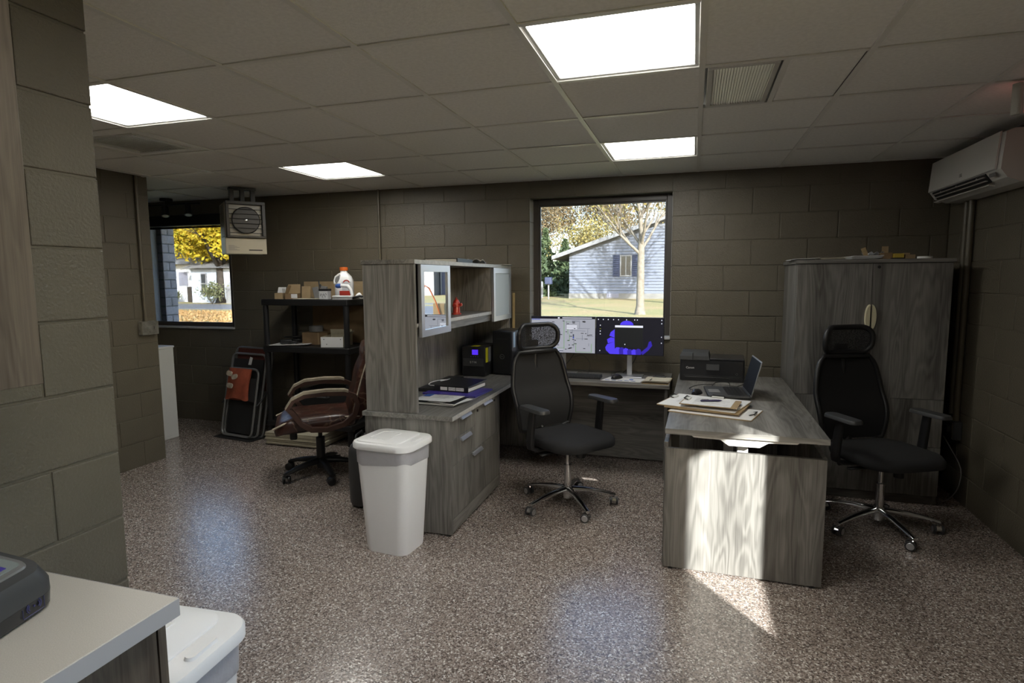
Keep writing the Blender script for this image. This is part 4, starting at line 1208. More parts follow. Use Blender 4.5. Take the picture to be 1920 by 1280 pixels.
def mesh_chair(label, loc, facing, base_rot):
    """front of the chair looks towards local +x"""
    t = thing('office_chair', label, 'chair', loc, facing)
    star_base(t, 0.325, 0.092, 'chrome', 'dgrey', base_rot)
    b = MB(); b.lathe([(0.0, 0.050), (0.030, 0.050), (0.034, 0.085), (0.030, 0.135), (0.0, 0.135)], 18); b.build('hub', 'chrome', t, 40)
    b = MB(); b.lathe([(0.0, 0.1355), (0.025, 0.1355), (0.025, 0.27), (0.029, 0.272), (0.029, 0.280), (0.0, 0.281)], 18); b.build('gas_lift', 'chrome', t, 40)
    b = MB(); b.lathe([(0.0, 0.2812), (0.014, 0.2812), (0.014, 0.40), (0.0, 0.40)], 14); b.build('piston', 'chrome', t, 40)
    b = MB(); b.box(-0.12, 0.10, -0.075, 0.075, 0.385, 0.430, 0.012, 2); b.box(0.02, 0.055, -0.26, -0.06, 0.392, 0.404, 0.004); b.cyl((0.13, 0, 0.36), (0.13, 0, 0.40), 0.028, seg=14); b.build('tilt_mechanism', 'black', t, 40)
    # seat: waterfall cushion
    b = MB()
    L = []
    for (s, z) in ((0.86, 0.428), (0.97, 0.436), (1.0, 0.458), (1.0, 0.480), (0.95, 0.497), (0.80, 0.504), (0.4, 0.500)):
        lp_ = []
        for (x, y) in rrect(0.50, 0.50, 0.13, 7, 0.02, 0):
            xx, yy = 0.02 + (x - 0.02) * s, y * s
            dz = -0.022 * max(0, (xx - 0.10) / 0.17) ** 2 if z > 0.45 else 0
            lp_.append((xx, yy, z + dz))
        L.append(lp_)
    b.loft(L); b.build('seat', 'fabric', t, 60)
    # back rest: frame hoop with netting
    tilt = radians(10)
    Bm = Matrix.Translation((-0.225, 0, 0.475)) @ Matrix.Rotation(-tilt, 4, 'Y')
    def prof(v):      # half width, forward bulge
        hw = 0.195 + 0.050 * math.sin(pi * min(1, v * 0.9 + 0.12)) ** 1.0 - (0.030 * ((v - 0.86) / 0.14) ** 2 if v > 0.86 else 0)
        bulge = 0.030 * math.sin(pi * min(1, v / 0.55)) if v < 0.55 else 0.0
        return hw, bulge
    n = 14
    left, right = [], []
    for k in range(n + 1):
        v = k / n
        hw, bu = prof(v)
        left.append((bu - 0.02, hw, 0.02 + 0.535 * v)); right.append((bu - 0.02, -hw, 0.02 + 0.535 * v))
    hoop = right + list(reversed(left))
    hoop[0:0] = [(hoop[0][0], hoop[0][1] * 0.6, hoop[0][2] - 0.02)]
    hoop.append((hoop[-1][0], hoop[-1][1] * 0.6, hoop[-1][2] - 0.02))
    b = MB(); b.tube([Vector(p) for p in hoop], 0.016, 8, closed=True); b.xf(Bm).build('back_frame', 'black', t, 50)
    rows = []
    for k in range(n + 1):
        v = k / n
        hw, bu = prof(v)
        row = []
        for q in range(-6, 7):
            f = q / 6
            row.append((bu - 0.02 - 0.028 * (1 - f * f), hw * f, 0.02 + 0.535 * v))
        rows.append(row)
    b = MB(); b.loft(rows, False, False, closed=False)
    b.loft([[(x - 0.004, y, z) for x, y, z in r_] for r_ in rows], False, False, closed=False)
    b.xf(Bm).build('backrest', 'netting', t, 60)
    b = MB(); b.tube([(-0.035, 0, -0.07), (-0.075, 0, 0.05), (-0.085, 0, 0.22), (-0.072, 0, 0.40), (-0.050, 0, 0.56)], [0.028, 0.026, 0.022, 0.020, 0.018], 10); b.xf(Bm).build('spine', 'black', t, 50)
    b = MB(); b.box(-0.075, -0.050, -0.16, 0.16, 0.13, 0.21, 0.010, 2); b.xf(Bm).build('lumbar_pad', 'black', t, 40)
    b = MB(); b.tube([(-0.06, 0, -0.075), (0.02, 0, -0.085), (0.16, 0, -0.075)], [0.022, 0.03, 0.03], 8); b.xf(Bm).build('back_bracket', 'black', t, 50)
    # headrest
    Hm = Bm @ Matrix.Translation((-0.035, 0, 0.655)) @ Matrix.Rotation(radians(14), 4, 'Y')
    hp = []
    for (y, z) in rrect(0.345, 0.170, 0.070, 6):
        hp.append((0.050 * (y / 0.17) ** 2, y, z + 0.01))
    b = MB(); b.tube([Vector(p) for p in hp], 0.017, 8, closed=True); b.xf(Hm).build('headrest_frame', 'black', t, 50)
    rows = []
    for k in range(-4, 5):
        z = 0.078 * k / 4
        hw = 0.170 if abs(z) < 0.03 else 0.170 - 0.045 * ((abs(z) - 0.03) / 0.048) ** 2
        rows.append([(0.050 * (hw * q / 6 / 0.17) ** 2, hw * q / 6, z + 0.01) for q in range(-6, 7)])
    b = MB(); b.loft(rows, False, False, closed=False); b.xf(Hm).build('headrest', 'netopen', t, 60)
    b = MB(); b.loft([[(-0.030, -0.05, -0.10), (-0.012, -0.05, -0.10), (-0.012, 0.05, -0.10), (-0.030, 0.05, -0.10)], [(-0.026, -0.04, -0.02), (-0.008, -0.04, -0.02), (-0.008, 0.04, -0.02), (-0.026, 0.04, -0.02)]]); b.xf(Hm).build('headrest_stem', 'black', t)
    # adjustable arms
    for s in (-1, 1):
        arm = MB()
        arm.loft([[(x, s * 0.255 + y, 0.412) for x, y in rrect(0.06, 0.030, 0.010, 3, -0.03)], [(x, s * 0.288 + y, 0.425) for x, y in rrect(0.06, 0.030, 0.010, 3, -0.03)], [(x, s * 0.300 + y, 0.46) for x, y in rrect(0.058, 0.032, 0.010, 3, -0.025)], [(x, s * 0.300 + y, 0.60) for x, y in rrect(0.056, 0.030, 0.010, 3, -0.01)], [(x, s * 0.298 + y, 0.688) for x, y in rrect(0.052, 0.026, 0.010, 3, 0.0)]])
        arm.tube([(-0.03, s * 0.08, 0.412), (-0.03, s * 0.27, 0.414)], 0.018, 8)
        a = arm.build('armrest', 'black', t, 45)
        b = MB()
        o1 = rrect(0.255, 0.088, 0.035, 6, 0.02, s * 0.298)
        b.loft([[(x, y, 0.690) for x, y in o1], [(x, y, 0.702) for x, y in o1], [(0.02 + (x - 0.02) * 0.96, s * 0.298 + (y - s * 0.298) * 0.88, 0.712) for x, y in o1]])
        b.build('arm_pad', 'dgrey', a, 40)
    return t
mesh_chair('black mesh office chair with chrome base turned at the window desk', (-0.795, 1.815, 0), radians(-38), radians(38 - 55))
mesh_chair('black mesh office chair with chrome base before the tall cabinet', (1.110, 1.985, 0), radians(-63), radians(63 - 72))

# worn leather chair, side-on
lc = thing('leather_chair', 'worn oxblood leather chair with cracked arms before the black shelf', 'chair', (-2.800, 1.890, 0), radians(216))
star_base(lc, 0.315, 0.095, 'black', 'black', radians(32), 1.35, 0.030)
b = MB(); b.lathe([(0.0, 0.055), (0.034, 0.055), (0.040, 0.10), (0.034, 0.155), (0.034, 0.30), (0.0, 0.30)], 16); b.build('gas_lift', 'black', lc, 40)
b = MB(); b.lathe([(0.0, 0.30), (0.016, 0.30), (0.016, 0.40), (0.0, 0.40)], 12); b.build('piston', 'black', lc, 40)
b = MB(); b.box(-0.14, 0.14, -0.10, 0.10, 0.375, 0.415, 0.010, 2); b.obox((0.20, -0.08, 0.335), (0.055, 0.05, 0.12), None, 0.012, 2); b.build('tilt_mechanism', 'black', lc, 40)
b = MB()
L = []
for (s, z) in ((0.90, 0.412), (1.0, 0.425), (1.03, 0.462), (1.0, 0.498), (0.86, 0.520), (0.5, 0.522)):
    lp_ = []
    for (x, y) in rrect(0.58, 0.50, 0.12, 7, 0.03, 0):
        xx, yy = 0.03 + (x - 0.03) * s, y * s
        dz = -0.055 * max(0, (xx - 0.12) / 0.20) ** 2 + 0.006 * math.sin(30 * yy) * (z > 0.48)
        lp_.append((xx, yy, z + dz))
    L.append(lp_)
b.loft(L); b.build('seat', 'leather', lc, 60)
for s in (-1, 1):
    pts = []
    for k in range(9):
        x = 0.33 - 0.62 * k / 8
        pts.append((x, s * 0.235, 0.498 - 0.055 * max(0, (x - 0.12) / 0.20) ** 2 * 0.9))
    b = MB(); b.tube(pts, 0.008, 6); b.build('seat_piping', 'leatherw', lc, 60)
# back: thick padded slab with rolls, curved
b = MB()
L = []
for k in range(17):
    v = k / 16
    z = 0.47 + 0.60 * v
    cx = -0.27 - 0.13 * v - 0.05 * v * v
    hw = 0.245 - 0.03 * v + (0.0 if v < 0.92 else -0.06 * (v - 0.92) / 0.08)
    th = 0.062 + 0.014 * abs(math.sin(v * pi * 2.6)) + (0.012 if v > 0.8 else 0)
    if k in (0, 16):
        th *= 0.55; hw *= 0.93
    L.append([(cx + x, y, z) for x, y in rrect(2 * th, 2 * hw, min(th, 0.06) * 0.95, 5)])
b.loft(L); b.build('backrest', 'leather', lc, 60)
for s in (-1, 1):
    pts = []
    for k in range(13):
        v = k / 12
        pts.append((-0.27 - 0.13 * v - 0.05 * v * v + 0.030, s * (0.235 - 0.03 * v - (0.05 if v > 0.95 else 0)), 0.50 + 0.57 * v))
    b = MB(); b.tube(pts, 0.009, 6); b.build('back_piping', 'leatherw', lc, 60)
b = MB(); b.tube([(-0.40, -0.14, 1.068), (-0.46, -0.06, 1.082), (-0.47, 0.06, 1.082), (-0.42, 0.14, 1.068)], [0.010, 0.024, 0.024, 0.010], 8); b.build('worn_top', 'leatherw', lc, 50)
b = MB(); b.tube([(-0.10, 0, 0.39), (-0.26, 0, 0.40), (-0.36, 0, 0.52)], [0.03, 0.03, 0.025], 8); b.build('back_bracket', 'black', lc, 40)
for s in (-1, 1):
    yy = s * 0.285
    pts = [(0.20, yy, 0.585), (0.225, yy, 0.60), (0.18, yy, 0.66), (0.10, yy, 0.690), (-0.05, yy, 0.698), (-0.20, yy, 0.690), (-0.255, yy, 0.665), (-0.275, yy, 0.60), (-0.25, yy, 0.52), (-0.17, yy, 0.455), (-0.05, yy, 0.425), (0.06, yy, 0.432), (0.13, yy, 0.48), (0.175, yy, 0.55)]
    loops = []
    P = [Vector(p) for p in pts]
    n = len(P)
    for i in range(n):
        tdir = (P[(i + 1) % n] - P[i - 1]).normalized()
        nrm = tdir.cross(Vector((0, 1, 0)))
        loops.append([P[i] + nrm * a + Vector((0, c, 0)) for a, c in ((0.017, 0.026), (-0.017, 0.026), (-0.017, -0.026), (0.017, -0.026))])
    loops.append(loops[0])
    b = MB(); b.loft(loops, False, False)
    a = b.build('armrest', 'armside', lc, 50)
    loops = []
    for (x, z) in ((0.235, 0.605), (0.19, 0.672), (0.105, 0.712), (-0.05, 0.722), (-0.18, 0.716), (-0.21, 0.706)):
        loops.append([(x, yy + y_, z + z_) for y_, z_ in ((-0.028, -0.010), (0.028, -0.010), (0.026, 0.008), (0.0, 0.013), (-0.026, 0.008))])
    b = MB(); b.loft(loops); b.build('arm_pad', 'armwood', a, 50)
# ------------------------------------------------------------------ fixtures on walls and ceiling
ac = thing('air_conditioner', 'white wall-mounted air conditioner on the right wall', 'air conditioner', (XR, 2.37, 2.03))
# profile in x (out from the wall) and z, extruded along y
AY0, AY1 = -0.50, 0.50
prof_ = [(0.0, 0.285), (-0.15, 0.285), (-0.185, 0.270), (-0.198, 0.075), (-0.165, 0.030), (-0.10, 0.004), (0.0, 0.0)]
b = MB(); b.loft([[(x - 0.002 if x < 0 else x - 0.002, y, z) for x, z in prof_] for y in (AY0, AY1)]); b.build('body', 'acwhite', ac)
b = MB(); b.loft([[(x, y, z) for x, z in ((-0.188, 0.281), (-0.197, 0.279), (-0.212, 0.082), (-0.203, 0.078))] for y in (AY0 + 0.045, AY1 - 0.004)]); b.build('front_panel', 'acwhite', ac)
b = MB(); b.loft([[(x, y, z) for x, z in ((-0.2005, 0.076), (-0.206, 0.070), (-0.172, 0.024), (-0.166, 0.030))] for y in (AY0 + 0.17, AY1 - 0.06)]); b.build('air_outlet', 'black', ac)
for (o_, z_) in ((-0.199, 0.056), (-0.186, 0.036)):
    b = MB(); b.obox((o_ - 0.004, 0.06, z_), (0.012, AY1 - AY0 - 0.24, 0.003), Matrix.Rotation(radians(10), 3, 'Y'), 0.001); b.build('louvre', 'acwhite', ac)
b = MB(); b.obox((-0.172, 0.06, 0.008), (0.030, AY1 - AY0 - 0.20, 0.005), Matrix.Rotation(radians(12), 3, 'Y'), 0.001); b.build('flap', 'acwhite', ac)
for yy in (-0.22, 0.06, 0.30):
    b = MB(); b.obox((-0.200, yy, 0.060), (0.012, 0.006, 0.012), None, 0.002); b.build('vane_clip', 'acwhite', ac)
text('lettering', 'LG', 0.028, 'grey', ac, (-0.2115, -0.02, 0.115), (radians(90), 0, radians(-90)), 0.0005)
b = MB(); b.box(-0.205, -0.199, AY0 + 0.05, AY0 + 0.12, 0.045, 0.065); b.build('indicator', 'grey', ac)

for k, (yy, zt, zb, r, lab) in enumerate(((2.735, 2.03, 0.585, 0.017, 'slim painted pipe down from the air conditioner, nearer the corner'), (2.66, 2.03, 0.55, 0.019, 'painted conduit running from the air conditioner to the outlet box'))):
    b = MB(); b.tube([(XR - 0.024, yy, zt), (XR - 0.024, yy, zb)], r, 12); o = b.build('conduit', 'pipe', None, 60); tag(o, lab, 'conduit')
t = thing('outlet_box', 'grey outlet box at the conduit foot on the right wall', 'outlet', (XR, 2.66, 0.49))
b = MB(); b.box(-0.055, -0.001, -0.055, 0.055, -0.065, 0.06, 0.004); b.build('box', 'dgrey', t)
b = MB(); b.box(-0.060, -0.0555, -0.052, 0.052, -0.06, 0.055, 0.001); b.build('cover_plate', 'pipe', t)
b = MB(); b.box(-0.085, -0.0605, -0.03, 0.02, -0.02, 0.03, 0.004); b.build('plug', 'black', t)
cable('power_cable', 'pale grey cable arching from the outlet to the floor by the corner', [(1.655, 2.64, 0.44), (1.665, 2.58, 0.40), (1.715, 2.50, 0.26), (1.705, 2.50, 0.12), (1.66, 2.54, 0.02), (1.625, 2.60, 0.008)], 0.004, 'grey')

t = thing('exit_sign', 'red-lit exit sign hanging from the ceiling at the upper right', 'sign', (1.325, 1.195, H), radians(24))
b = MB(); b.box(0.0, 0.30, -0.014, 0.014, -0.150, -0.018, 0.004, 2); b.build('housing', 'steelw', t)
b = MB(); b.box(0.10, 0.20, -0.03, 0.03, -0.0175, -0.001, 0.003); b.build('canopy', 'steelw', t)
for s in (-1, 1):
    b = MB(); b.box(0.010, 0.290, s * 0.0145 - 0.0005, s * 0.0145 + 0.0005, -0.143, -0.026); b.build('red_face', 'exit_red', t)
    text('lettering', 'EXIT', 0.100, 'exit_led', t, (0.155, s * 0.0155, -0.084), (radians(90), 0, 0 if s < 0 else pi), 0.0003)
b = MB(); b.loft([[(x - 0.014, y, z) for x, y in rrect(0.026, 0.040, 0.012, 4)] for z in (-0.150, -0.018)]); b.build('lamp_lens', 'lens', t)
for k in range(6):
    b = MB(); b.cyl((0.014, -0.0148, -0.137 + 0.021 * k), (0.014, -0.0175, -0.137 + 0.021 * k), 0.0035, seg=8); b.build('led', 'exit_led', t)

b = MB(); b.tube([(-2.893, YB - 0.015, H), (-2.893, YB - 0.015, 0.9)], 0.012, 10); tag(b.build('conduit', 'pipe', None, 60), 'thin painted conduit down the back wall behind the hutch', 'conduit')

b = MB(); b.tube([(-4.343, 1.750, H), (-4.343, 1.750, 1.20)], 0.0125, 10); tag(b.build('conduit', 'pipe', None, 60), 'painted conduit down the wing wall to the steel box', 'conduit')
t = thing('junction_box', 'scratched steel switch box on the wing wall', 'electrical box', (-4.36, 1.765, 1.145))
b = MB(); b.box(0.001, 0.045, -0.075, 0.075, -0.055, 0.055, 0.004); b.build('box', 'galv', t)
b = MB(); b.box(0.0455, 0.049, -0.076, 0.076, -0.056, 0.056, 0.003); b.build('cover_plate', 'galv', t)
for yy in (-0.035, 0.035):
    b = MB(); b.box(0.0495, 0.060, yy - 0.006, yy + 0.006, -0.012, 0.012, 0.002); b.build('toggle', 'galv', t)

# unit heater hung from the ceiling
ht = thing('unit_heater', 'cream gas unit heater with round reflector hanging from the ceiling', 'heater', (-4.02, 2.56, 1.775), radians(50))
# local: front looks towards -y ; width along x
hw_, hd_, hh_ = 0.170, 0.30, 0.46
b = MB(); b.box(-hw_, hw_, -0.10, hd_ - 0.10, 0.0, hh_, 0.006); b.build('cabinet', 'heatside', ht)
b = MB(); b.box(-hw_ - 0.004, hw_ + 0.004, -0.116, -0.1005, -0.004, 0.140, 0.004); b.build('front_panel', 'heatface', ht)
b = MB()
for (x0, x1, z0, z1) in ((-hw_ + 0.01, hw_, 0.142, 0.160), (-hw_ + 0.01, hw_, 0.44, 0.468), (-hw_ + 0.01, -hw_ + 0.035, 0.160, 0.44), (hw_ - 0.028, hw_, 0.160, 0.44)):
    b.box(x0, x1, -0.145, -0.1005, z0, z1, 0.002)
b.build('outlet_frame', 'black', ht)
b = MB(); b.box(-hw_ + 0.035, hw_ - 0.028, -0.1012, -0.1004, 0.160, 0.44); b.build('back_plate', 'reflector_plate', ht)
Rf = Matrix.Rotation(radians(90), 3, 'X')
b = MB(); b.lathe([(0.120, 0.036), (0.116, 0.040), (0.100, 0.022), (0.060, 0.010), (0.0, 0.006), (0.0, 0.003), (0.105, 0.012), (0.120, 0.030)], 28, (0.004, -0.101, 0.300), Rf); b.build('reflector', 'black', ht, 50)
b = MB(); b.lathe([(0.0, 0.012), (0.046, 0.013), (0.046, 0.016), (0.040, 0.022), (0.030, 0.020), (0.024, 0.030), (0.010, 0.036), (0.0, 0.037)], 22, (0.004, -0.101, 0.300), Rf); b.build('fan_hub', 'chrome', ht, 50)
for k in range(6):
    z = 0.185 + 0.042 * k
    b = MB(); b.cyl((-hw_ + 0.03, -0.142, z), (hw_ - 0.025, -0.142, z), 0.0032, seg=6); b.build('guard_wire', 'black', ht)
for k in range(20):
    z = 0.155 + 0.0145 * k
    b = MB(); b.box(-hw_ - 0.003, -hw_ + 0.001, -0.055, 0.13, z, z + 0.0055); b.build('side_slot', 'black', ht)
b = MB(); b.box(0.02, 0.135, -0.1175, -0.116, 0.028, 0.038); b.build('badge', 'black', ht)
b = MB()
for k in range(6):
    b.box(-0.15, -0.06 - 0.02 * (k % 3), -0.1168, -0.116, 0.030 + 0.008 * k, 0.033 + 0.008 * k)
b.build('printing', 'grey', ht)
b = MB()
for sx in (-0.09, 0.0, 0.09):
    b.box(sx - 0.018, sx + 0.018, -0.03, 0.03, hh_ + 0.001, H - 1.775 - 0.022)
b.box(-0.115, 0.115, -0.035, 0.035, H - 1.775 - 0.022, H - 1.775 - 0.002)
b.box(-0.115, 0.115, -0.035, 0.035, hh_ + 0.0005, hh_ + 0.014)
b.build('hanger_bracket', 'black', ht)

# track light before the alcove window
t = thing('track_light', 'black three-head track light above the alcove window', 'track light', (-5.28, 2.90, H), 0)
b = MB(); b.lathe([(0.0, -0.022), (0.06, -0.022), (0.06, -0.001), (0.0, -0.001)], 20); b.build('canopy', 'black', t, 40)
b = MB(); b.cyl((0, 0, -0.055), (0, 0, -0.022), 0.012, seg=10); b.build('stem', 'black', t)
b = MB(); b.box(-0.42, 0.42, -0.015, 0.015, -0.072, -0.055, 0.003); b.build('bar', 'black', t)
for xx in (-0.33, -0.02, 0.28):
    b = MB(); b.cyl((xx, 0, -0.085), (xx, 0, -0.072), 0.010, seg=8)
    d = Vector((0.25, -0.25, -1)).normalized()
    p = Vector((xx, 0, -0.085)) - d * 0.02
    b.tube([p, p + d * 0.03, p + d * 0.085, p + d * 0.12], [0.028, 0.032, 0.032, 0.040], 14)
    h_ = b.build('lamp_head', 'black', t, 40)
    b = MB(); b.cyl(p + d * 0.117, p + d * 0.1215, 0.030, seg=14); b.build('bulb', 'lens', h_)

t = thing('window_blind', 'dark rolled-up blind at the top of the alcove window', 'blind', ((WINL[0] + WINL[1]) / 2, YB + 0.06, ZH))
b = MB(); b.box(-0.595, 0.595, -0.05, 0.05, -0.115, -0.004, 0.01, 2); b.build('cassette', 'black', t, 40)
b = MB(); b.box(-0.59, 0.59, 0.046, 0.051, -0.135, -0.115); b.build('bottom_bar', 'black', t)

# ------------------------------------------------------------------ alcove: white cabinet, spray can, folding chair
t = thing('metal_cabinet', 'white steel cabinet under the alcove window, behind the wing wall', 'cabinet', (-5.13, 2.20, 0))
b = MB(); b.box(-0.285, 0.285, -0.27, 0.265, 0.0, 0.885, 0.004); b.build('body', 'steelw', t)
b = MB(); b.box(0.2855, 0.290, -0.245, 0.240, 0.03, 0.86, 0.002); b.build('side_panel', 'steelw', t)
b = MB(); b.box(-0.292, 0.292, -0.276, 0.272, 0.8855, 0.905, 0.004); b.build('top', 'steelw', t)
t = thing('spray_can', 'spray paint can with red cap on the white steel cabinet', 'spray can', (-5.03, 2.335, 0.905))
b = MB(); b.lathe([(0.0, 0.0), (0.032, 0.0), (0.033, 0.004), (0.033, 0.160), (0.028, 0.170), (0.0, 0.170)], 20); b.build('can', 'paper', t, 40)
b = MB(); b.lathe([(0.0, 0.170), (0.0325, 0.163), (0.034, 0.166), (0.032, 0.205), (0.024, 0.210), (0.0, 0.210)], 20); b.build('cap', 'red', t, 40)
def wrap(r, a0, a1, z0, z1, mat, name='label'):
    b = MB()
    n = 10
    b.loft([[(r * cos(radians(a0 + (a1 - a0) * k / n)), r * sin(radians(a0 + (a1 - a0) * k / n)), z) for k in range(n + 1)] for z in (z0, z1)], False, False, closed=False)
    return b.build(name, mat, t, 60)
wrap(0.0335, -110, 30, 0.095, 0.140, 'yellow')
wrap(0.0337, -95, 10, 0.065, 0.090, 'ink')
wrap(0.0337, -100, -40, 0.015, 0.06, 'ink')
wrap(0.0336, -30, 20, 0.02, 0.055, 'red')
t = thing('screwdriver', 'dark tool with blue grip lying on the white steel cabinet', 'tool', (-4.98, 2.27, 0.917), radians(60))
b = MB(); b.tube([(0, 0, 0), (0.09, 0, 0)], 0.012, 8); b.build('grip', 'inkb', t, 40)
b = MB(); b.tube([(0.09, 0, 0), (0.16, 0, -0.006)], 0.004, 6); b.build('shaft', 'alu', t, 40)

fc = thing('folding_lounger', 'folded lounge chair with rust red cloth leaning by the black shelf', 'folding chair', (-4.23, 2.60, 0), radians(-8))
lean = Matrix.Rotation(radians(-12), 4, 'X') @ Matrix.Scale(0.94, 4, (0, 0, 1))
def frame_loop(w, h, y, r0=0.06):
    o = rrect(w, h, r0, 4, 0, h / 2)
    return [Vector((x, y, z)) for x, z in o]
for (w, h, y, nm) in ((0.46, 0.86, 0.0, 'frame'), (0.41, 0.70, -0.05, 'frame'), (0.50, 0.93, 0.05, 'frame')):
    b = MB(); b.tube([v + Vector((0, 0, 0.014)) for v in frame_loop(w, h, y)], 0.012, 8, closed=True); b.xf(lean).build(nm, 'tubegrey', fc, 50)
b = MB(); b.box(-0.20, 0.20, -0.004, 0.004, 0.04, 0.82); b.xf(lean).build('sling', 'sling', fc)
b = MB(); b.box(-0.215, 0.215, 0.040, 0.048, 0.50, 0.935); b.xf(lean).build('sling', 'cloth_dk', fc)
b = MB(); b.box(0.115, 0.19, -0.060, -0.052, 0.38, 0.62); b.xf(lean).build('side_strap', 'sling', fc)
# bunched red cloth hanging over the front frame
b = MB()
L = []
for k in range(13):
    v = k / 12
    z = 0.715 - 0.32 * v
    row = []
    for q in range(25):
        a = 2 * pi * q / 24 if q < 24 else 0
        if q == 24: break
        x = 0.155 * cos(a) * (1 - 0.12 * math.sin(pi * v)) - 0.01
        y = -0.085 + (0.030 + 0.022 * math.sin(pi * min(1, v * 1.2)) + 0.010 * math.sin(5 * a + 4 * v)) * sin(a)
        row.append((x, y, z + 0.012 * math.sin(3 * a) * v))
    L.append(row)
b.loft(L); b.xf(lean).build('cloth', 'cloth_red', fc, 60)
for (x0, z0, rz) in ((-0.085, 0.655, 0.2), (-0.01, 0.625, -0.3), (-0.06, 0.53, 0.15)):
    b = MB(); b.prism(rrect(0.075, 0.05, 0.02, 4), -0.005, 0.005)
    b.xf(lean @ Matrix.Translation((x0, -0.142, z0)) @ Matrix.Rotation(rz, 4, 'Y') @ Matrix.Rotation(radians(90), 4, 'X'))
    b.build('cloth_flap', 'leatherw', fc)
b = MB(); b.prism([(-0.02, 0), (0.02, 0), (0.03, 0.075), (-0.005, 0.085)], -0.001, 0.001, 'Y'); b.xf(lean @ Matrix.Translation((0.035, -0.02, 0.76))).build('paper_tag', 'paper', fc)
for s in (-1, 1):
    b = MB(); b.tube([(s * 0.235, -0.06, 0.34), (s * 0.245, 0.0, 0.42), (s * 0.245, 0.06, 0.55)], 0.008, 6); b.xf(lean).build('hinge_arm', 'black', fc, 40)
b = MB(); b.box(-0.25, 0.25, -0.10, 0.12, 0.0, 0.012, 0.004); b.build('foot_bar', 'black', fc)

# ------------------------------------------------------------------ black shelf and everything on it
SX0, SX1, SY0, SY1 = -3.895, -2.965, 2.585, 3.055
sh = thing('shelving_unit', 'black plastic shelving unit against the back wall, left of the hutch', 'shelf', (0, 0, 0))
for z in (0.20, 0.915, 1.355):
    b = MB(); b.box(SX0, SX1, SY0, SY1, z - 0.058, z, 0.008); b.build('shelf_board', 'black', sh)
for x in (SX0 + 0.030, SX1 - 0.030):
    for y in (SY0 + 0.030, SY1 - 0.030):
        for (z0, z1) in ((0.0, 0.1415), (0.2005, 0.8565), (0.9155, 1.2965)):
            b = MB(); b.cyl((x, y, z0), (x, y, z1), 0.026, 0.026, 14); b.build('post', 'black', sh, 40)
ST, SM, SB = 1.356, 0.916, 0.201

t = thing('cardboard_sheet', 'large brown cardboard sheet standing at the back of the top shelf', 'cardboard', (-3.35, 3.045, ST), 0)
b = MB(); b.obox((0, -0.012, 0.080), (0.78, 0.006, 0.160), Matrix.Rotation(radians(-4), 3, 'X')); b.build('sheet', 'kraft', t)
t = thing('cardboard_sheet', 'dark brown cardboard sheet at the back of the middle shelf', 'cardboard', (-3.34, 3.03, SM), 0)
b = MB(); b.obox((0, -0.012, 0.185), (0.60, 0.006, 0.36), Matrix.Rotation(radians(-2), 3, 'X')); b.build('sheet', 'card', t)

def open_box(name, label, loc, rz, w, d, h, mat, flaps=(), inner=None, cat='box'):
    t = thing(name, label, cat, loc, rz)
    b = MB(); k = 0.003
    b.box(-w / 2, w / 2, -d / 2, -d / 2 + k, 0, h); b.box(-w / 2, w / 2, d / 2 - k, d / 2, 0, h)
    b.box(-w / 2, -w / 2 + k, -d / 2 + k, d / 2 - k, 0, h); b.box(w / 2 - k, w / 2, -d / 2 + k, d / 2 - k, 0, h)
    b.box(-w / 2 + k, w / 2 - k, -d / 2 + k, d / 2 - k, 0, k)
    b.build('carton', mat, t)
    for (side, ang, L_, m_) in flaps:
        b = MB()
        if side in 'fb':
            s = -1 if side == 'f' else 1
            b.box(-w / 2 + 0.001, w / 2 - 0.001, 0 if s > 0 else -L_, L_ if s > 0 else 0, 0, 0.002)
            b.xf(Matrix.Translation((0, s * d / 2, h + 0.001)) @ Matrix.Rotation(radians(s * ang), 4, 'X'))
        else:
            s = -1 if side == 'l' else 1
            b.box(0 if s > 0 else -L_, L_ if s > 0 else 0, -d / 2 + 0.001, d / 2 - 0.001, 0, 0.002)
            b.xf(Matrix.Translation((s * w / 2, 0, h + 0.001)) @ Matrix.Rotation(radians(-s * ang), 4, 'Y'))
        b.build('flap', m_, t)
    return t
t = open_box('carton', 'small white-edged carton with raised lid, leftmost on the top shelf', (-3.735, 2.665, ST), radians(18), 0.075, 0.075, 0.055, 'kraft', [('b', 60, 0.06, 'paper'), ('r', 95, 0.04, 'paper')])
t = open_box('carton', 'brown carton with two upright flaps and a white label on the top shelf', (-3.62, 2.70, ST), radians(20), 0.115, 0.10, 0.050, 'card', [('l', 112, 0.080, 'kraft'), ('b', 86, 0.085, 'kraft')])
b = MB(); b.box(0.0, 0.056, -0.0508, -0.0500, 0.008, 0.046); b.build('label', 'paper', t)
t = thing('padded_envelope', 'tan envelope standing upright behind the brown open carton', 'envelope', (-3.535, 2.785, ST), radians(15))
b = MB(); b.obox((0, 0, 0.058), (0.085, 0.016, 0.116), Matrix.Rotation(radians(-5), 3, 'X'), 0.004); b.build('envelope', 'kraft', t)
paper_pile('paper_sheet', 'pale flat sheets lying along the top shelf edge', (-3.42, 2.66, ST + 0.0005), radians(4), 0.26, 0.10, 3, 'cream')
t = thing('cable_splice_kit', 'grey plastic bracket pieces leaning together on the top shelf', 'plastic part', (-3.34, 2.72, ST), radians(12))
b = MB(); b.obox((-0.03, 0, 0.056), (0.055, 0.02, 0.11), Matrix.Rotation(radians(-12), 3, 'Y'), 0.004); b.build('bracket', 'grey', t)
b = MB(); b.obox((0.035, 0.01, 0.060), (0.06, 0.025, 0.115), Matrix.Rotation(radians(10), 3, 'Y'), 0.004); b.build('bracket', 'grey', t)
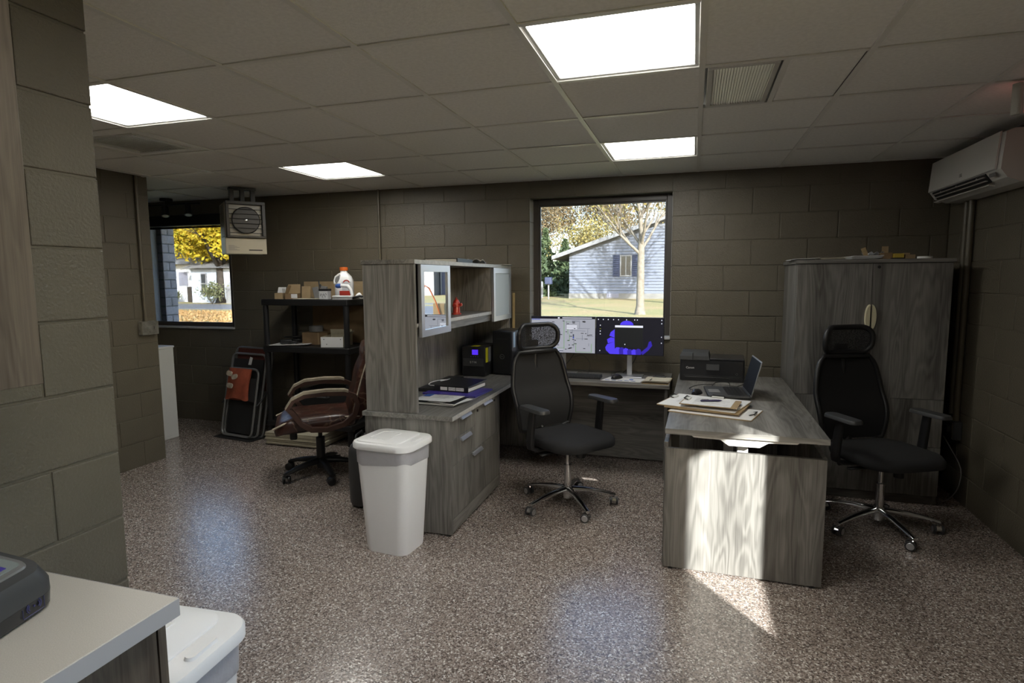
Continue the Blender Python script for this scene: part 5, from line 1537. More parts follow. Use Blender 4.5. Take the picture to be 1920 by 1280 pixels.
b = MB(); b.cyl((-0.005, 0.02, 0.06), (-0.012, 0.02, 0.17), 0.006, seg=8); b.cyl((0.01, 0.02, 0.10), (0.0, 0.02, 0.135), 0.009, seg=8); b.build('rod', 'dgrey', t)
t = thing('small_box', 'small grey box with black lid beside the white jug', 'box', (-3.235, 2.655, ST), radians(8))
b = MB(); b.box(-0.042, 0.042, -0.035, 0.035, 0, 0.075, 0.001); b.build('box', 'sill', t)
b = MB(); b.box(-0.044, 0.044, -0.037, 0.037, 0.0755, 0.095, 0.001); b.build('lid', 'black', t)
b = MB()
for k in range(7):
    b.obox((-0.028 + 0.009 * k, -0.0355, 0.036 + 0.012 * math.sin(2.3 * k)), (0.004, 0.001, 0.018), Matrix.Rotation(0.7 * math.sin(5 * k), 3, 'Y'))
b.build('printing', 'dgrey', t)

jg = thing('jug', 'large white plastic jug with orange cap and red label on the top shelf', 'jug', (-3.085, 2.74, ST), radians(24))
b = MB()
L = []
for z, w, d in ((0.0, 0.155, 0.105), (0.008, 0.165, 0.115), (0.14, 0.168, 0.118), (0.175, 0.160, 0.112), (0.205, 0.135, 0.095), (0.232, 0.085, 0.072), (0.242, 0.062, 0.060), (0.258, 0.060, 0.060)):
    L.append([(x, y, z) for x, y in rrect(w, d, min(w, d) * 0.38, 5, 0.0 if z < 0.2 else 0.0)])
b.loft(L); b.build('body', 'white', jg, 50)
b = MB(); b.lathe([(0.0, 0.2585), (0.036, 0.2585), (0.038, 0.262), (0.037, 0.290), (0.0, 0.292)], 20); b.build('cap', 'orange', jg, 40)
# finger hole's shade drawn as a raised grey patch, with its own handle bar
b = MB(); b.prism([(-0.052 + 0.018 * cos(a) + 0.010 * sin(a), 0.182 + 0.034 * sin(a)) for a in [2 * pi * k / 16 for k in range(16)]], -0.0600, -0.0540, 'Y'); b.build('finger_hole_shade', 'grey', jg)
b = MB(); b.tube([(-0.030, -0.052, 0.228), (-0.066, -0.050, 0.200), (-0.079, -0.048, 0.165), (-0.074, -0.052, 0.140)], 0.011, 8); b.build('handle', 'white', jg, 50)
b = MB(); b.box(-0.035, 0.062, -0.0605, -0.0592, 0.03, 0.075); b.build('label', 'red', jg)
b = MB(); b.box(-0.012, 0.068, -0.0605, -0.0592, 0.080, 0.160); b.build('label', 'sill', jg)
b = MB(); b.prism([(0.028 + 0.030 * cos(radians(a)), 0.150 + 0.026 * sin(radians(a))) for a in range(0, 181, 15)] + [(0.028 + 0.020 * cos(radians(a)), 0.150 + 0.016 * sin(radians(a))) for a in range(180, -1, -15)], -0.0612, -0.0604, 'Y'); b.build('logo', 'red', jg)

br = thing('scrub_brush', 'white scrub brush with blue cap on its handle, before the jug', 'brush', (-3.02, 2.62, ST), radians(8))
b = MB(); b.box(-0.10, 0.09, -0.025, 0.025, 0.018, 0.034, 0.007, 2); b.build('block', 'white', br, 40)
b = MB(); b.tube([(0.085, 0, 0.030), (0.072, 0, 0.085), (0.045, 0, 0.120), (-0.02, 0, 0.124), (-0.035, 0, 0.120)], [0.014, 0.014, 0.017, 0.015, 0.012], 10); b.build('handle', 'white', br, 50)
b = MB(); b.tube([(-0.07, 0, 0.118), (-0.055, 0, 0.120), (-0.03, 0, 0.122), (-0.02, 0, 0.122)], [0.012, 0.021, 0.021, 0.016], 12); b.build('cap', 'inkb', br, 40)
bb_ = MB()
for i in range(15):
    for j in range(4):
        x, y = -0.094 + 0.0125 * i, -0.018 + 0.012 * j
        bb_.cyl((x, y, 0.0), (x * 0.98, y, 0.0185), 0.0035, 0.0025, 5)
bb_.build('bristles', 'white', br, kind='stuff')
t = thing('cleaning_cloth', 'crumpled white cloth with black strap at the right of the top shelf', 'cloth', (-2.905, 2.70, ST), 0.2)
b = MB(); b.sheet(-0.06, 0.05, -0.05, 0.05, 0.004, 12, 10, lambda u, v: 0.050 * math.exp(-((u - 0.5) ** 2 + (v - 0.5) ** 2) * 12) + 0.008 * abs(math.sin(8 * u + 5 * v)), 0.003); b.build('cloth', 'white', t, 60)
b = MB(); b.tube([(-0.075, -0.03, 0.011), (-0.04, -0.05, 0.014), (0.02, -0.055, 0.03), (0.05, -0.03, 0.02)], 0.011, 8); b.build('strap', 'black', t, 50)

# middle shelf
t = paper_pile('paper_stack', 'untidy white papers at the left of the middle shelf', (-3.66, 2.72, SM + 0.0005), radians(14), 0.36, 0.22, 5, curl=0.008)
t = thing('power_adapter', 'black power adapter with coiled lead on the white papers', 'adapter', (-3.70, 2.69, SM + 0.016), radians(25))
b = MB(); b.box(-0.06, 0.05, -0.035, 0.035, 0, 0.04, 0.008, 2); b.build('body', 'black', t, 40)
b = MB(); b.tube([(0.05 + 0.030 * (1 + 0.06 * k) * cos(k * 0.9) * 0.8 + 0.01, 0.03 * (1 + 0.06 * k) * sin(k * 0.9), 0.01 + 0.004 * (k % 4)) for k in range(22)], 0.006, 6); b.build('lead', 'black', t, 60)
t = thing('cable_bundle', 'loose black cable bundle behind the papers on the middle shelf', 'cable', (-3.74, 2.85, SM), 0)
b = MB(); b.tube([(0.12 * cos(k * 0.7) * (1 - 0.01 * k), 0.06 * sin(k * 0.7), 0.012 + 0.0035 * k) for k in range(20)], 0.009, 6); b.build('cord', 'black', t, 60)
t = open_box('carton', 'closed brown carton under a tape roll on the middle shelf', (-3.47, 2.88, SM), radians(8), 0.26, 0.20, 0.115, 'card', [('f', 178, 0.10, 'card'), ('b', 178, 0.098, 'card')])
b = MB(); b.box(0.030, 0.045, -0.1012, -0.1002, 0.0, 0.115); b.build('tape', 'kraft', t)
t = thing('tape_roll', 'grey duct tape roll lying on the closed brown carton', 'tape', (-3.50, 2.87, SM + 0.1205), 0)
b = MB(); b.lathe([(0.042, 0), (0.066, 0), (0.066, 0.052), (0.042, 0.052), (0.042, 0)], 24); b.build('roll', 'grey', t, 40)
t = open_box('carton', 'white open carton at the right of the middle shelf', (-3.185, 2.74, SM), radians(14), 0.21, 0.26, 0.098, 'boardw', [('b', 100, 0.05, 'boardw'), ('r', 60, 0.04, 'boardw')])
b = MB(); b.box(-0.104, 0.104, -0.1312, -0.1302, 0.002, 0.096); b.build('front_label', 'paper', t)
b = MB()
for (x, z) in ((-0.075, 0.075), (0.08, 0.075), (-0.05, 0.03)):
    b.box(x - 0.004, x + 0.004, -0.1320, -0.1312, z - 0.004, z + 0.004)
b.build('printing', 'ink', t)

# stack of ceiling boards on the floor under the shelf, in front of it
for k in range(12):
    b = MB(); b.box(-0.295, 0.295, -0.30, 0.28, 0.0, 0.0088, 0.0012)
    o = b.build('ceiling_board', 'boardw')
    o.location = (-3.515 + random.uniform(-0.005, 0.005) + (0.010 if k < 4 else 0), 2.755 + random.uniform(-0.006, 0.006), 0.012 + 0.0092 * k)
    o.rotation_euler = (0, 0, random.uniform(-0.007, 0.007))
    tag(o, 'topmost cream board on the flat stack before the black shelf' if k == 11 else 'cream ceiling board lying in the flat stack before the black shelf', 'board', 'flat stack of ceiling boards')
t = thing('wood_strip', 'dark wooden strip under the left end of the board stack', 'wood strip', (-3.68, 2.74, 0)); b = MB(); b.box(-0.02, 0.02, -0.26, 0.26, 0, 0.0118); b.build('strip', 'dgrey', t)
t = thing('wood_strip', 'dark wooden strip under the right end of the board stack', 'wood strip', (-3.36, 2.74, 0)); b = MB(); b.box(-0.02, 0.02, -0.26, 0.26, 0, 0.0118); b.build('strip', 'dgrey', t)
t = thing('black_case', 'black equipment case on the lowest shelf of the black shelving', 'case', (-3.30, 2.83, SB))
b = MB(); b.box(-0.26, 0.26, -0.17, 0.17, 0, 0.30, 0.012, 2); b.build('shell', 'black', t, 40)
b = MB(); b.tube([(-0.06, -0.17, 0.24), (-0.05, -0.20, 0.24), (0.05, -0.20, 0.24), (0.06, -0.17, 0.24)], 0.008, 6); b.build('handle', 'dgrey', t)

# ------------------------------------------------------------------ waste bins
def lidded_bin(label, loc, rz, group):
    t = thing('waste_bin', label, 'bin', loc, rz, group)
    w0, d0, w1, d1, h = 0.275, 0.235, 0.345, 0.290, 0.600
    b = MB()
    L = []
    for u in (0, 0.03, 0.5, 1.0):
        w, d = w0 + (w1 - w0) * u, d0 + (d1 - d0) * u
        L.append([(x, y, 0.0 + h * u) for x, y in rrect(w, d, 0.058, 7)])
    L[0] = [(x * 0.985, y * 0.985, 0) for x, y, z in L[0]]
    b.loft(L); b.build('body', 'white', t, 40)
    # liner folded over the rim, hanging lower at the front
    b = MB()
    o_ = rrect(w1 + 0.004, d1 + 0.004, 0.060, 10)
    top, bot, bot2 = [], [], []
    for i, (x, y) in enumerate(o_):
        a = math.atan2(y, x)
        dp = 0.070 + 0.020 * math.sin(a * 2 + 1.0) + 0.006 * math.sin(a * 11)
        if y < 0: dp += 0.022 * math.sin(pi * (x + w1 / 2) / w1)
        k = 1 - 0.19 * dp / 0.6 * 1.0
        top.append((x, y, h - 0.002)); bot.append((x * (k + 0.010), y * (k + 0.010), h - dp)); bot2.append((x * k, y * k, h - dp - 0.004))
    b.loft([top, bot, bot2], False, False); b.build('liner', 'bag', t, 70)
    # lid
    b = MB()
    W, D = w1 + 0.040, d1 + 0.040
    o2 = rrect(W, D, 0.080, 8)
    b.loft([[(x * 0.985, y * 0.985, h + 0.001) for x, y in o2], [(x, y, h + 0.004) for x, y in o2], [(x, y, h + 0.028) for x, y in o2], [(x * 0.975, y * 0.97, h + 0.036) for x, y in o2], [(x * 0.90, y * 0.88, h + 0.040) for x, y in o2]])
    ld = b.build('lid', 'white', t, 40)
    b = MB()
    o3 = rrect(W * 0.74, D * 0.86, 0.055, 6, -W * 0.07, 0)
    b.loft([[(x, y, h + 0.039) for x, y in o3], [(x, y, h + 0.044) for x, y in o3], [(x * 0.97, y * 0.96, h + 0.047) for x, y in o3]])
    b.build('flap', 'white', ld, 40)
    b = MB()
    o4 = rrect(W * 0.32, D * 0.50, 0.02, 5, -W * 0.12, 0.0)
    o5 = rrect(W * 0.29, D * 0.46, 0.018, 5, -W * 0.12, 0.0)
    b.loft([[(x, y, h + 0.0468) for x, y in o4], [(x, y, h + 0.0495) for x, y in o4], [(x, y, h + 0.0495) for x, y in o5], [(x, y, h + 0.0472) for x, y in o5]], False, False)
    b.build('hand_recess', 'white', ld, 40)
    b = MB(); b.loft([[(x, y, h + 0.039) for x, y in rrect(0.030, 0.095, 0.012, 4, W * 0.405, 0)], [(x, y, h + 0.048) for x, y in rrect(0.026, 0.090, 0.012, 4, W * 0.405, 0)]]); b.build('latch', 'white', ld, 40)
    return t
lidded_bin('tall white lidded bin with grey liner against the file cabinet', (-1.625, 0.925, 0), radians(-5), 'white lidded bins')
lidded_bin('white lidded bin tucked beside the counter end, cut by the frame', (-1.290, -0.945, 0), radians(4), 'white lidded bins')

t = thing('black_bin', 'black waste bin half hidden behind the tall white bin', 'bin', (-2.115, 1.535, 0), radians(14))
b = MB()
L = []
for u, sc in ((0, 0.90), (0.06, 0.97), (0.5, 1.0), (0.86, 0.98), (0.95, 0.90), (1.0, 0.74)):
    L.append([(x * sc, y * sc, 0.012 + 0.43 * u) for x, y in rrect(0.27, 0.40, 0.07, 6)])
b.loft(L); b.build('body', 'dgrey', t, 50)
b = MB(); b.tube([(-0.10, -0.1, 0.40), (-0.10, -0.06, 0.47), (-0.10, 0.06, 0.47), (-0.10, 0.1, 0.40)], 0.009, 6); b.build('handle', 'black', t, 40)
for s in (-1, 1):
    b = MB(); b.cyl((s * 0.09, -0.13, 0.0), (s * 0.09, -0.13, 0.013), 0.02, seg=10); b.cyl((s * 0.09, 0.13, 0.0), (s * 0.09, 0.13, 0.013), 0.02, seg=10); b.build('foot', 'black', t)

# ------------------------------------------------------------------ near counter, wall cupboard and terminal
ct = thing('counter', 'cream speckled countertop at the lower left', 'counter', (0, 0, 0))
b = MB(); b.box(-1.675, -0.985, -3.0, -1.120, 0.862, 0.900, 0.002); b.build('top', 'counter', ct)
b = MB(); b.box(-0.9848, -0.9838, -2.999, -1.121, 0.863, 0.899); b.build('edge_band', 'cedge', ct)
b = MB(); b.box(-1.674, -0.986, -1.1198, -1.1188, 0.863, 0.899); b.build('edge_band', 'cedge', ct)
bc = thing('base_cabinet', 'taupe wood-grain base cabinet under the cream countertop', 'cabinet', (0, 0, 0))
b = MB(); b.box(-1.674, -1.020, -1.143, -1.125, 0.0, 0.8615); b.build('end_panel', 'oakZ', bc)
b = MB(); b.box(-1.674, -1.040, -2.98, -1.1435, 0.10, 0.8610); b.build('carcass', 'oakZ', bc)
for k in range(4):
    y0 = -2.97 + 0.4565 * k
    b = MB(); b.box(-1.0395, -1.020, y0 + 0.002, y0 + 0.4545, 0.11, 0.855, 0.0015); d = b.build('door', 'oakZ', bc)
    b = MB(); b.box(-1.0195, -1.003, y0 + 0.03, y0 + 0.042, 0.68, 0.82, 0.003); b.build('handle', 'alu', d)
b = MB(); b.box(-1.674, -1.08, -2.98, -1.1435, 0.0, 0.0995); b.build('plinth', 'dgrey', bc)
wc = thing('wall_cupboard', 'taupe wood-grain wall cupboard at the upper left corner', 'cupboard', (0, 0, 0))
b = MB(); b.box(-1.676, -1.368, -3.0, -1.092, 1.318, 2.33); b.build('carcass', 'oakZ', wc)
for k in range(4):
    y0 = -2.998 + 0.4765 * k
    b = MB(); b.box(-1.3675, -1.348, y0 + 0.0015, y0 + 0.475, 1.314, 2.33, 0.0015); d = b.build('door', 'oakZ', wc)

dv = thing('card_terminal', 'dark countertop terminal with pale framed display and contactless mark', 'terminal', (-1.280, -1.318, 0.900), radians(105))
# local: front looks towards -y ; sits near the counter edge; body slopes up to the back
b = MB()
def ring(z, w, d, r, dy=0):
    return [(x, y + dy, z) for x, y in rrect(w, d, r, 6)]
b.loft([ring(0.004, 0.188, 0.203, 0.035), ring(0.010, 0.196, 0.211, 0.040), ring(0.034, 0.200, 0.215, 0.042)])
b.build('lower_shell', 'blacks', dv, 40)
b = MB()
def sl(z0, w, d, r, k):
    return [(x, y, z0 + k * (y + 0.107)) for x, y in rrect(w, d, r, 6)]
b.loft([[(x, y, 0.0345) for x, y in rrect(0.200, 0.215, 0.042, 6)], sl(0.056, 0.199, 0.214, 0.042, 0.10), sl(0.078, 0.176, 0.191, 0.040, 0.25)])
b.build('upper_shell', 'dgrey', dv, 40)
b = MB(); b.loft([sl(0.0775, 0.150, 0.150, 0.022, 0.25), sl(0.0815, 0.146, 0.146, 0.022, 0.25)]); b.build('bezel', 'tubegrey', dv, 40)
b = MB(); b.loft([sl(0.0812, 0.128, 0.128, 0.010, 0.25), sl(0.0825, 0.128, 0.128, 0.010, 0.25)]); b.build('display', M_disp := plain('pale_terminal_display', (0.19, 0.215, 0.21), 0.2), dv)
b = MB()
for (x0, x1, y0, y1) in ((-0.03, 0.04, -0.055, -0.045), (0.0, 0.045, -0.035, -0.015), (-0.05, -0.01, -0.03, 0.0)):
    b.loft([[(x, y, 0.0822 + 0.25 * (y + 0.107) + e) for x, y in ((x0, y0), (x1, y0), (x1, y1), (x0, y1))] for e in (0, 0.0012)])
b.build('screen_graphics', 'blue', dv)
b = MB()
mk = M_mark = plain('violet_contactless_mark', (0.045, 0.045, 0.16), 0.5)
for (x, r_) in ((-0.006, 0.006), (-0.006, 0.010)):
    for s in (-1, 1):
        b.tube([(0.034 + s * 0.006 + s * r_ * cos(radians(a)), -0.1083, 0.026 + r_ * sin(radians(a))) for a in range(-55, 56, 22)], 0.0009, 5)
b.cyl((0.034, -0.1078, 0.026), (0.034, -0.1088, 0.026), 0.0022, seg=8)
b.tube([(0.010, -0.108, 0.030), (0.010, -0.108, 0.012), (0.057, -0.108, 0.012), (0.057, -0.108, 0.034)], 0.0006, 5)
b.build('contactless_mark', mk, dv)
for (x, y) in ((-0.07, -0.08), (0.07, -0.08), (-0.07, 0.08), (0.07, 0.08)):
    b = MB(); b.cyl((x, y, 0), (x, y, 0.005), 0.008, seg=8); b.build('foot', 'black', dv)
# ------------------------------------------------------------------ outdoors
def gz(y):
    return 0.010 * (y - 15.0)
def ground_mat():
    m, nt, b = new_mat('autumn_lawn')
    L = nt.links
    tc = nt.nodes.new('ShaderNodeTexCoord')
    n1 = nt.nodes.new('ShaderNodeTexNoise'); n1.inputs['Scale'].default_value = 0.35; n1.inputs['Detail'].default_value = 6
    n2 = nt.nodes.new('ShaderNodeTexNoise'); n2.inputs['Scale'].default_value = 9.0; n2.inputs['Detail'].default_value = 6; n2.inputs['Roughness'].default_value = 0.75
    for n in (n1, n2): L.new(tc.outputs['Object'], n.inputs['Vector'])
    r1 = nt.nodes.new('ShaderNodeValToRGB')
    r1.color_ramp.elements[0].position = 0.38; r1.color_ramp.elements[0].color = (0.20, 0.20, 0.060, 1)
    r1.color_ramp.elements[1].position = 0.62; r1.color_ramp.elements[1].color = (0.30, 0.22, 0.09, 1)
    L.new(n1.outputs['Fac'], r1.inputs[0])
    r2 = nt.nodes.new('ShaderNodeValToRGB')
    r2.color_ramp.elements[0].position = 0.48; r2.color_ramp.elements[0].color = (0, 0, 0, 1)
    r2.color_ramp.elements[1].position = 0.62; r2.color_ramp.elements[1].color = (1, 1, 1, 1)
    L.new(n2.outputs['Fac'], r2.inputs[0])
    mx = nt.nodes.new('ShaderNodeMix'); mx.data_type = 'RGBA'
    mx.inputs['B'].default_value = (0.36, 0.255, 0.11, 1)
    L.new(r2.outputs[0], mx.inputs['Factor']); L.new(r1.outputs[0], mx.inputs['A'])
    L.new(mx.outputs['Result'], b.inputs['Base Color'])
    b.inputs['Roughness'].default_value = 0.95
    return m
M['lawn'] = ground_mat()
M['asphalt'] = plain('grey_asphalt', (0.13, 0.13, 0.135), 0.9, var=0.15, vscale=3)
M['concrete'] = plain('pale_concrete', (0.17, 0.165, 0.15), 0.9, var=0.12, vscale=2)
M['siding'] = plain('pale_blue_siding', (0.125, 0.138, 0.168), 0.6, var=0.05, vscale=1)
M['trimw'] = plain('white_house_trim', (0.19, 0.19, 0.19), 0.5)
M['shutter'] = plain('slate_blue_shutter', (0.030, 0.038, 0.075), 0.6)
M['housew'] = plain('white_house_paint', (0.50, 0.51, 0.52), 0.6, var=0.05, vscale=1)
M['wingblue'] = plain('pale_blue_wing_paint', (0.36, 0.39, 0.44), 0.6)
M['houseg'] = plain('lilac_grey_siding', (0.17, 0.17, 0.20), 0.6)
M['roofing'] = plain('pale_grey_shingles', (0.17, 0.165, 0.16), 0.9, var=0.2, vscale=5)
M['hwin'] = plain('house_window_glass', (0.025, 0.028, 0.032), 0.1)
M['bark'] = plain('pale_grey_bark', (0.165, 0.143, 0.110), 0.9, var=0.3, vscale=8, bump=0.6, bscale=20)
M['barkd'] = plain('dark_bark', (0.032, 0.025, 0.018), 0.9, var=0.3, vscale=8)
M['twig'] = plain('grey_brown_twigs', (0.120, 0.095, 0.068), 0.9)
M['brick'] = plain('grey_mauve_brick', (0.62, 0.57, 0.60), 0.85, var=0.12, vscale=9, bump=0.3, bscale=80)
M['mortar_out'] = plain('grey_mortar', (0.22, 0.215, 0.22), 0.9)

def leaf_mat(name, cols, trans=0.35):
    m, nt, b = new_mat(name)
    L = nt.links
    g = nt.nodes.new('ShaderNodeNewGeometry')
    r = nt.nodes.new('ShaderNodeValToRGB')
    e = r.color_ramp.elements
    e[0].position, e[0].color = 0.0, (*cols[0], 1)
    e[1].position, e[1].color = 1.0, (*cols[-1], 1)
    for k, c in enumerate(cols[1:-1]):
        x = e.new((k + 1) / (len(cols) - 1)); x.color = (*c, 1)
    L.new(g.outputs['Random Per Island'], r.inputs[0])
    L.new(r.outputs[0], b.inputs['Base Color'])
    b.inputs['Roughness'].default_value = 0.7
    tr = nt.nodes.new('ShaderNodeBsdfTranslucent')
    L.new(r.outputs[0], tr.inputs[0])
    mx = nt.nodes.new('ShaderNodeMixShader'); mx.inputs[0].default_value = trans
    L.new(b.outputs[0], mx.inputs[1]); L.new(tr.outputs[0], mx.inputs[2])
    L.new(mx.outputs[0], nt.nodes['Material Output'].inputs[0])
    return m
M['maple'] = leaf_mat('yellow_maple_leaves', [(0.46, 0.34, 0.016), (0.56, 0.43, 0.022), (0.32, 0.31, 0.020), (0.64, 0.48, 0.045), (0.44, 0.28, 0.015)])
M['tan_leaf'] = leaf_mat('tan_dry_leaves', [(0.20, 0.145, 0.075), (0.25, 0.18, 0.085), (0.14, 0.115, 0.065), (0.30, 0.225, 0.12)])
M['yel_leaf'] = leaf_mat('pale_yellow_leaves', [(0.30, 0.245, 0.07), (0.24, 0.205, 0.075), (0.34, 0.25, 0.07)])
M['fir'] = leaf_mat('evergreen_needles', [(0.045, 0.075, 0.028), (0.085, 0.115, 0.045), (0.03, 0.05, 0.02)], 0.15)
M['shrub'] = leaf_mat('shrub_leaves', [(0.10, 0.13, 0.05), (0.20, 0.20, 0.10), (0.06, 0.08, 0.03)], 0.2)

M['litter'] = leaf_mat('fallen_leaves', [(0.40, 0.24, 0.09), (0.30, 0.17, 0.06), (0.48, 0.32, 0.14)], 0.1)
b = MB()
y0, y1 = YB + WT, 120
for (xa, xb, ya, yb) in ((-120, 90, y0, y1), (XR + WT, 90, -60, y0), (-120, XA - WT, -60, y0)):
    b.loft([[(xa, ya, gz(ya) - 0.3), (xb, ya, gz(ya) - 0.3), (xb, yb, gz(yb) - 0.3), (xa, yb, gz(yb) - 0.3)], [(xa, ya, gz(ya)), (xb, ya, gz(ya)), (xb, yb, gz(yb)), (xa, yb, gz(yb))]])
struct(b.build('lawn', 'lawn'))
def strip(name, x0, x1, ya, yb, mat, lift=0.02):
    b = MB(); b.loft([[(x0, ya, gz(ya) + e), (x1, ya, gz(ya) + e), (x1, yb, gz(yb) + e), (x0, yb, gz(yb) + e)] for e in (0.001, lift)])
    return struct(b.build(name, mat))
strip('road', 3.0, 60.0, 20.5, 26.0, 'asphalt')
strip('sidewalk', 3.0, 60.0, 27.5, 29.0, 'concrete')
strip('road', -60.0, -15.0, 22.0, 26.0, 'asphalt')
strip('sidewalk', -60.0, -9.5, 13.0, 14.6, 'concrete')
b = MB(); b.box(XA - 0.5, 2.79, -3.9, YB + 0.45, H + 0.21, H + 0.36); struct(b.build('roof_and_sun_eave', 'plenum'))

def leaves(n, shape, size, mat, name, parent, rng, up=0.0):
    """n small leaf cards, each its own little bent pair of triangles; shape() gives a point"""
    vs_, fs = np.zeros((n * 4, 3)), []
    for i in range(n):
        p = shape(rng)
        s = size * rng.uniform(0.6, 1.4)
        u = Vector((rng.gauss(0, 1), rng.gauss(0, 1), rng.gauss(0, 1) * (1 - up))).normalized()
        w = u.orthogonal().normalized()
        w = (Matrix.Rotation(rng.uniform(0, 6.28), 3, u) @ w)
        v = u.cross(w)
        p = Vector(p)
        vs_[4 * i:4 * i + 4] = [p - w * s, p + v * s * 0.55 + u * s * 0.15, p + w * s, p - v * s * 0.55 + u * s * 0.15]
        fs.append((4 * i, 4 * i + 1, 4 * i + 2, 4 * i + 3))
    me = bpy.data.meshes.new(name)
    me.from_pydata(vs_.tolist(), [], fs)
    me.materials.append(M[mat])
    o = bpy.data.objects.new(name, me)
    COL.objects.link(o)
    o.parent = parent
    o['kind'] = 'stuff'
    return o

def branch_tree(t, rng, trunk_h, trunk_r, levels, spread, mat, twigmat, length, kids=(3, 4), lean=(0, 0)):
    """trunk, boughs and twigs; returns the tips in the tree's own space"""
    tips = []
    seg = {0: MB(), 1: MB(), 2: MB()}
    def grow(p, d, L_, r, lev):
        pts, rs = [p.copy()], [r]
        n = 4
        dd = d.copy()
        for k in range(n):
            dd = (dd + Vector((rng.gauss(0, 0.10), rng.gauss(0, 0.10), 0.05))).normalized()
            pts.append(pts[-1] + dd * L_ / n); rs.append(r * (1 - 0.55 * (k + 1) / n))
        seg[0 if lev == 0 else (1 if lev < 3 else 2)].tube(pts, rs, 8 if lev < 2 else (5 if lev < 3 else 3))
        if lev >= levels:
            tips.append(pts[-1]); tips.append(pts[2]); return
        for k in range(rng.randint(*kids)):
            f = rng.uniform(0.35, 1.0)
            i = min(n, max(1, int(f * n)))
            ax = dd.orthogonal().normalized()
            ax = Matrix.Rotation(rng.uniform(0, 6.28), 3, dd) @ ax
            nd = (Matrix.Rotation(spread * rng.uniform(0.6, 1.25), 3, ax) @ dd)
            nd.z += 0.12; nd.normalize()
            grow(pts[i], nd, L_ * rng.uniform(0.60, 0.80), rs[i] * 0.72, lev + 1)
        grow(pts[-1], dd, L_ * 0.72, rs[-1], lev + 1)
    # trunk with a flare at the foot
    top = Vector((lean[0], lean[1], trunk_h))
    seg[0].tube([(0, 0, -0.1), (0, 0, 0.05), (0, 0, 0.35), top * 0.5, top], [trunk_r * 1.9, trunk_r * 1.45, trunk_r * 1.05, trunk_r, trunk_r * 0.85], 12)
    for k in range(5):
        a = 2 * pi * k / 5 + rng.uniform(-0.3, 0.3)
        tilt = 0.22 if k == 0 else rng.uniform(0.45, 0.95)
        grow(top * (1 if k == 0 else rng.uniform(0.86, 1.0)), Vector((cos(a) * math.sin(tilt), math.sin(a) * math.sin(tilt), cos(tilt))), length, trunk_r * (0.75 if k == 0 else 0.42), 1)
    seg[0].build('trunk', mat, t, 60)
    seg[1].build('branches', mat, t, 60)
    seg[2].build('twigs', twigmat, t, None, 'stuff')
    return tips

# tree on the lawn before the blue house
rng = random.Random(11)
t = thing('lawn_tree', 'bare pale-barked tree with a few yellow leaves before the blue house', 'tree', (-2.04, 22.0, gz(22)))
tips = branch_tree(t, rng, 2.75, 0.150, 4, 0.62, 'bark', 'twig', 2.3, (3, 4))
leaves(420, lambda r: r.choice(tips) + Vector((r.gauss(0, 0.25), r.gauss(0, 0.25), r.gauss(-0.1, 0.25))), 0.075, 'yel_leaf', 'leaves', t, rng)
low = [p for p in tips if p.z < 5.2]
leaves(420, lambda r: r.choice(low or tips) + Vector((r.gauss(0, 0.35), r.gauss(0, 0.3), r.gauss(-0.3, 0.35))), 0.08, 'yel_leaf', 'leaves', t, rng)

t = thing('shade_tree', 'bare tree standing just right of the big window view, shading the blue house', 'tree', (1.15, 28.0, gz(28)))
rng = random.Random(19)
tips = branch_tree(t, rng, 3.3, 0.30, 4, 0.60, 'bark', 'bark', 3.0, (3, 4))
leaves(500, lambda r: r.choice(tips) + Vector((r.gauss(0, 0.3), r.gauss(0, 0.3), r.gauss(0, 0.3))), 0.09, 'yel_leaf', 'leaves', t, rng)

# pale blue gabled house
hs = thing('blue_house', 'pale blue sided house with slate shutters beyond the lawn', 'house', (-7.80, 36.0, gz(36)))
W_, D_, E_ = 13.4, 9.0, 2.92
pk = E_ + W_ / 2 * 0.333
b = MB(); b.prism([(0, 0), (W_, 0), (W_, E_), (W_ / 2, pk), (0, E_)], 0.05, D_, 'Y'); b.build('wall', 'siding', hs)
b = MB()
z = 0.34
while z < pk - 0.1:
    zz = min(z + 0.19, pk)
    x0 = 0 if z < E_ else (z - E_) / 0.333
    x1 = W_ - x0
    if x1 - x0 > 0.3:
        b.loft([[(x0, 0.05, z), (x1, 0.05, z), (x1, -0.025, z), (x0, -0.025, z)], [(x0 + (0.5 if z > E_ else 0), 0.05, zz), (x1 - (0.5 if z > E_ else 0), 0.05, zz), (x1 - (0.5 if z > E_ else 0), 0.03, zz), (x0 + (0.5 if z > E_ else 0), 0.03, zz)]])
    z += 0.19
b.build('siding', 'siding', hs, kind='stuff')
b = MB(); b.box(-0.02, W_ + 0.02, -0.02, 0.04, 0.0, 0.335); b.build('foundation', 'concrete', hs)
for x in (2.45, 7.2):
    b = MB(); b.box(x, x + 0.78, -0.05, -0.021, 0.06, 0.34, 0.01); b.build('basement_window', 'houseg', hs)
for (s, nm) in ((1, 'roof_slope'), (-1, 'roof_slope')):
    xe = -1.05 if s > 0 else W_ + 1.05
    ze = E_ - 1.05 * 0.333
    b = MB(); b.loft([[(xe, y, ze + 0.02), (W_ / 2, y, pk + 0.02), (W_ / 2, y, pk + 0.20), (xe, y, ze + 0.20)] for y in (-0.55, D_ + 0.5)]); b.build(nm, 'roofing', hs)
    b = MB(); b.loft([[(xe, y, ze - 0.06), (W_ / 2, y, pk - 0.06), (W_ / 2, y, pk + 0.19), (xe, y, ze + 0.19)] for y in (-0.60, -0.551)]); b.build('rake_board', 'trimw', hs)
b = MB(); b.box(-1.08, -1.051, -0.5, D_ + 0.4, E_ - 0.40, E_ - 0.20); b.build('gutter', 'trimw', hs)
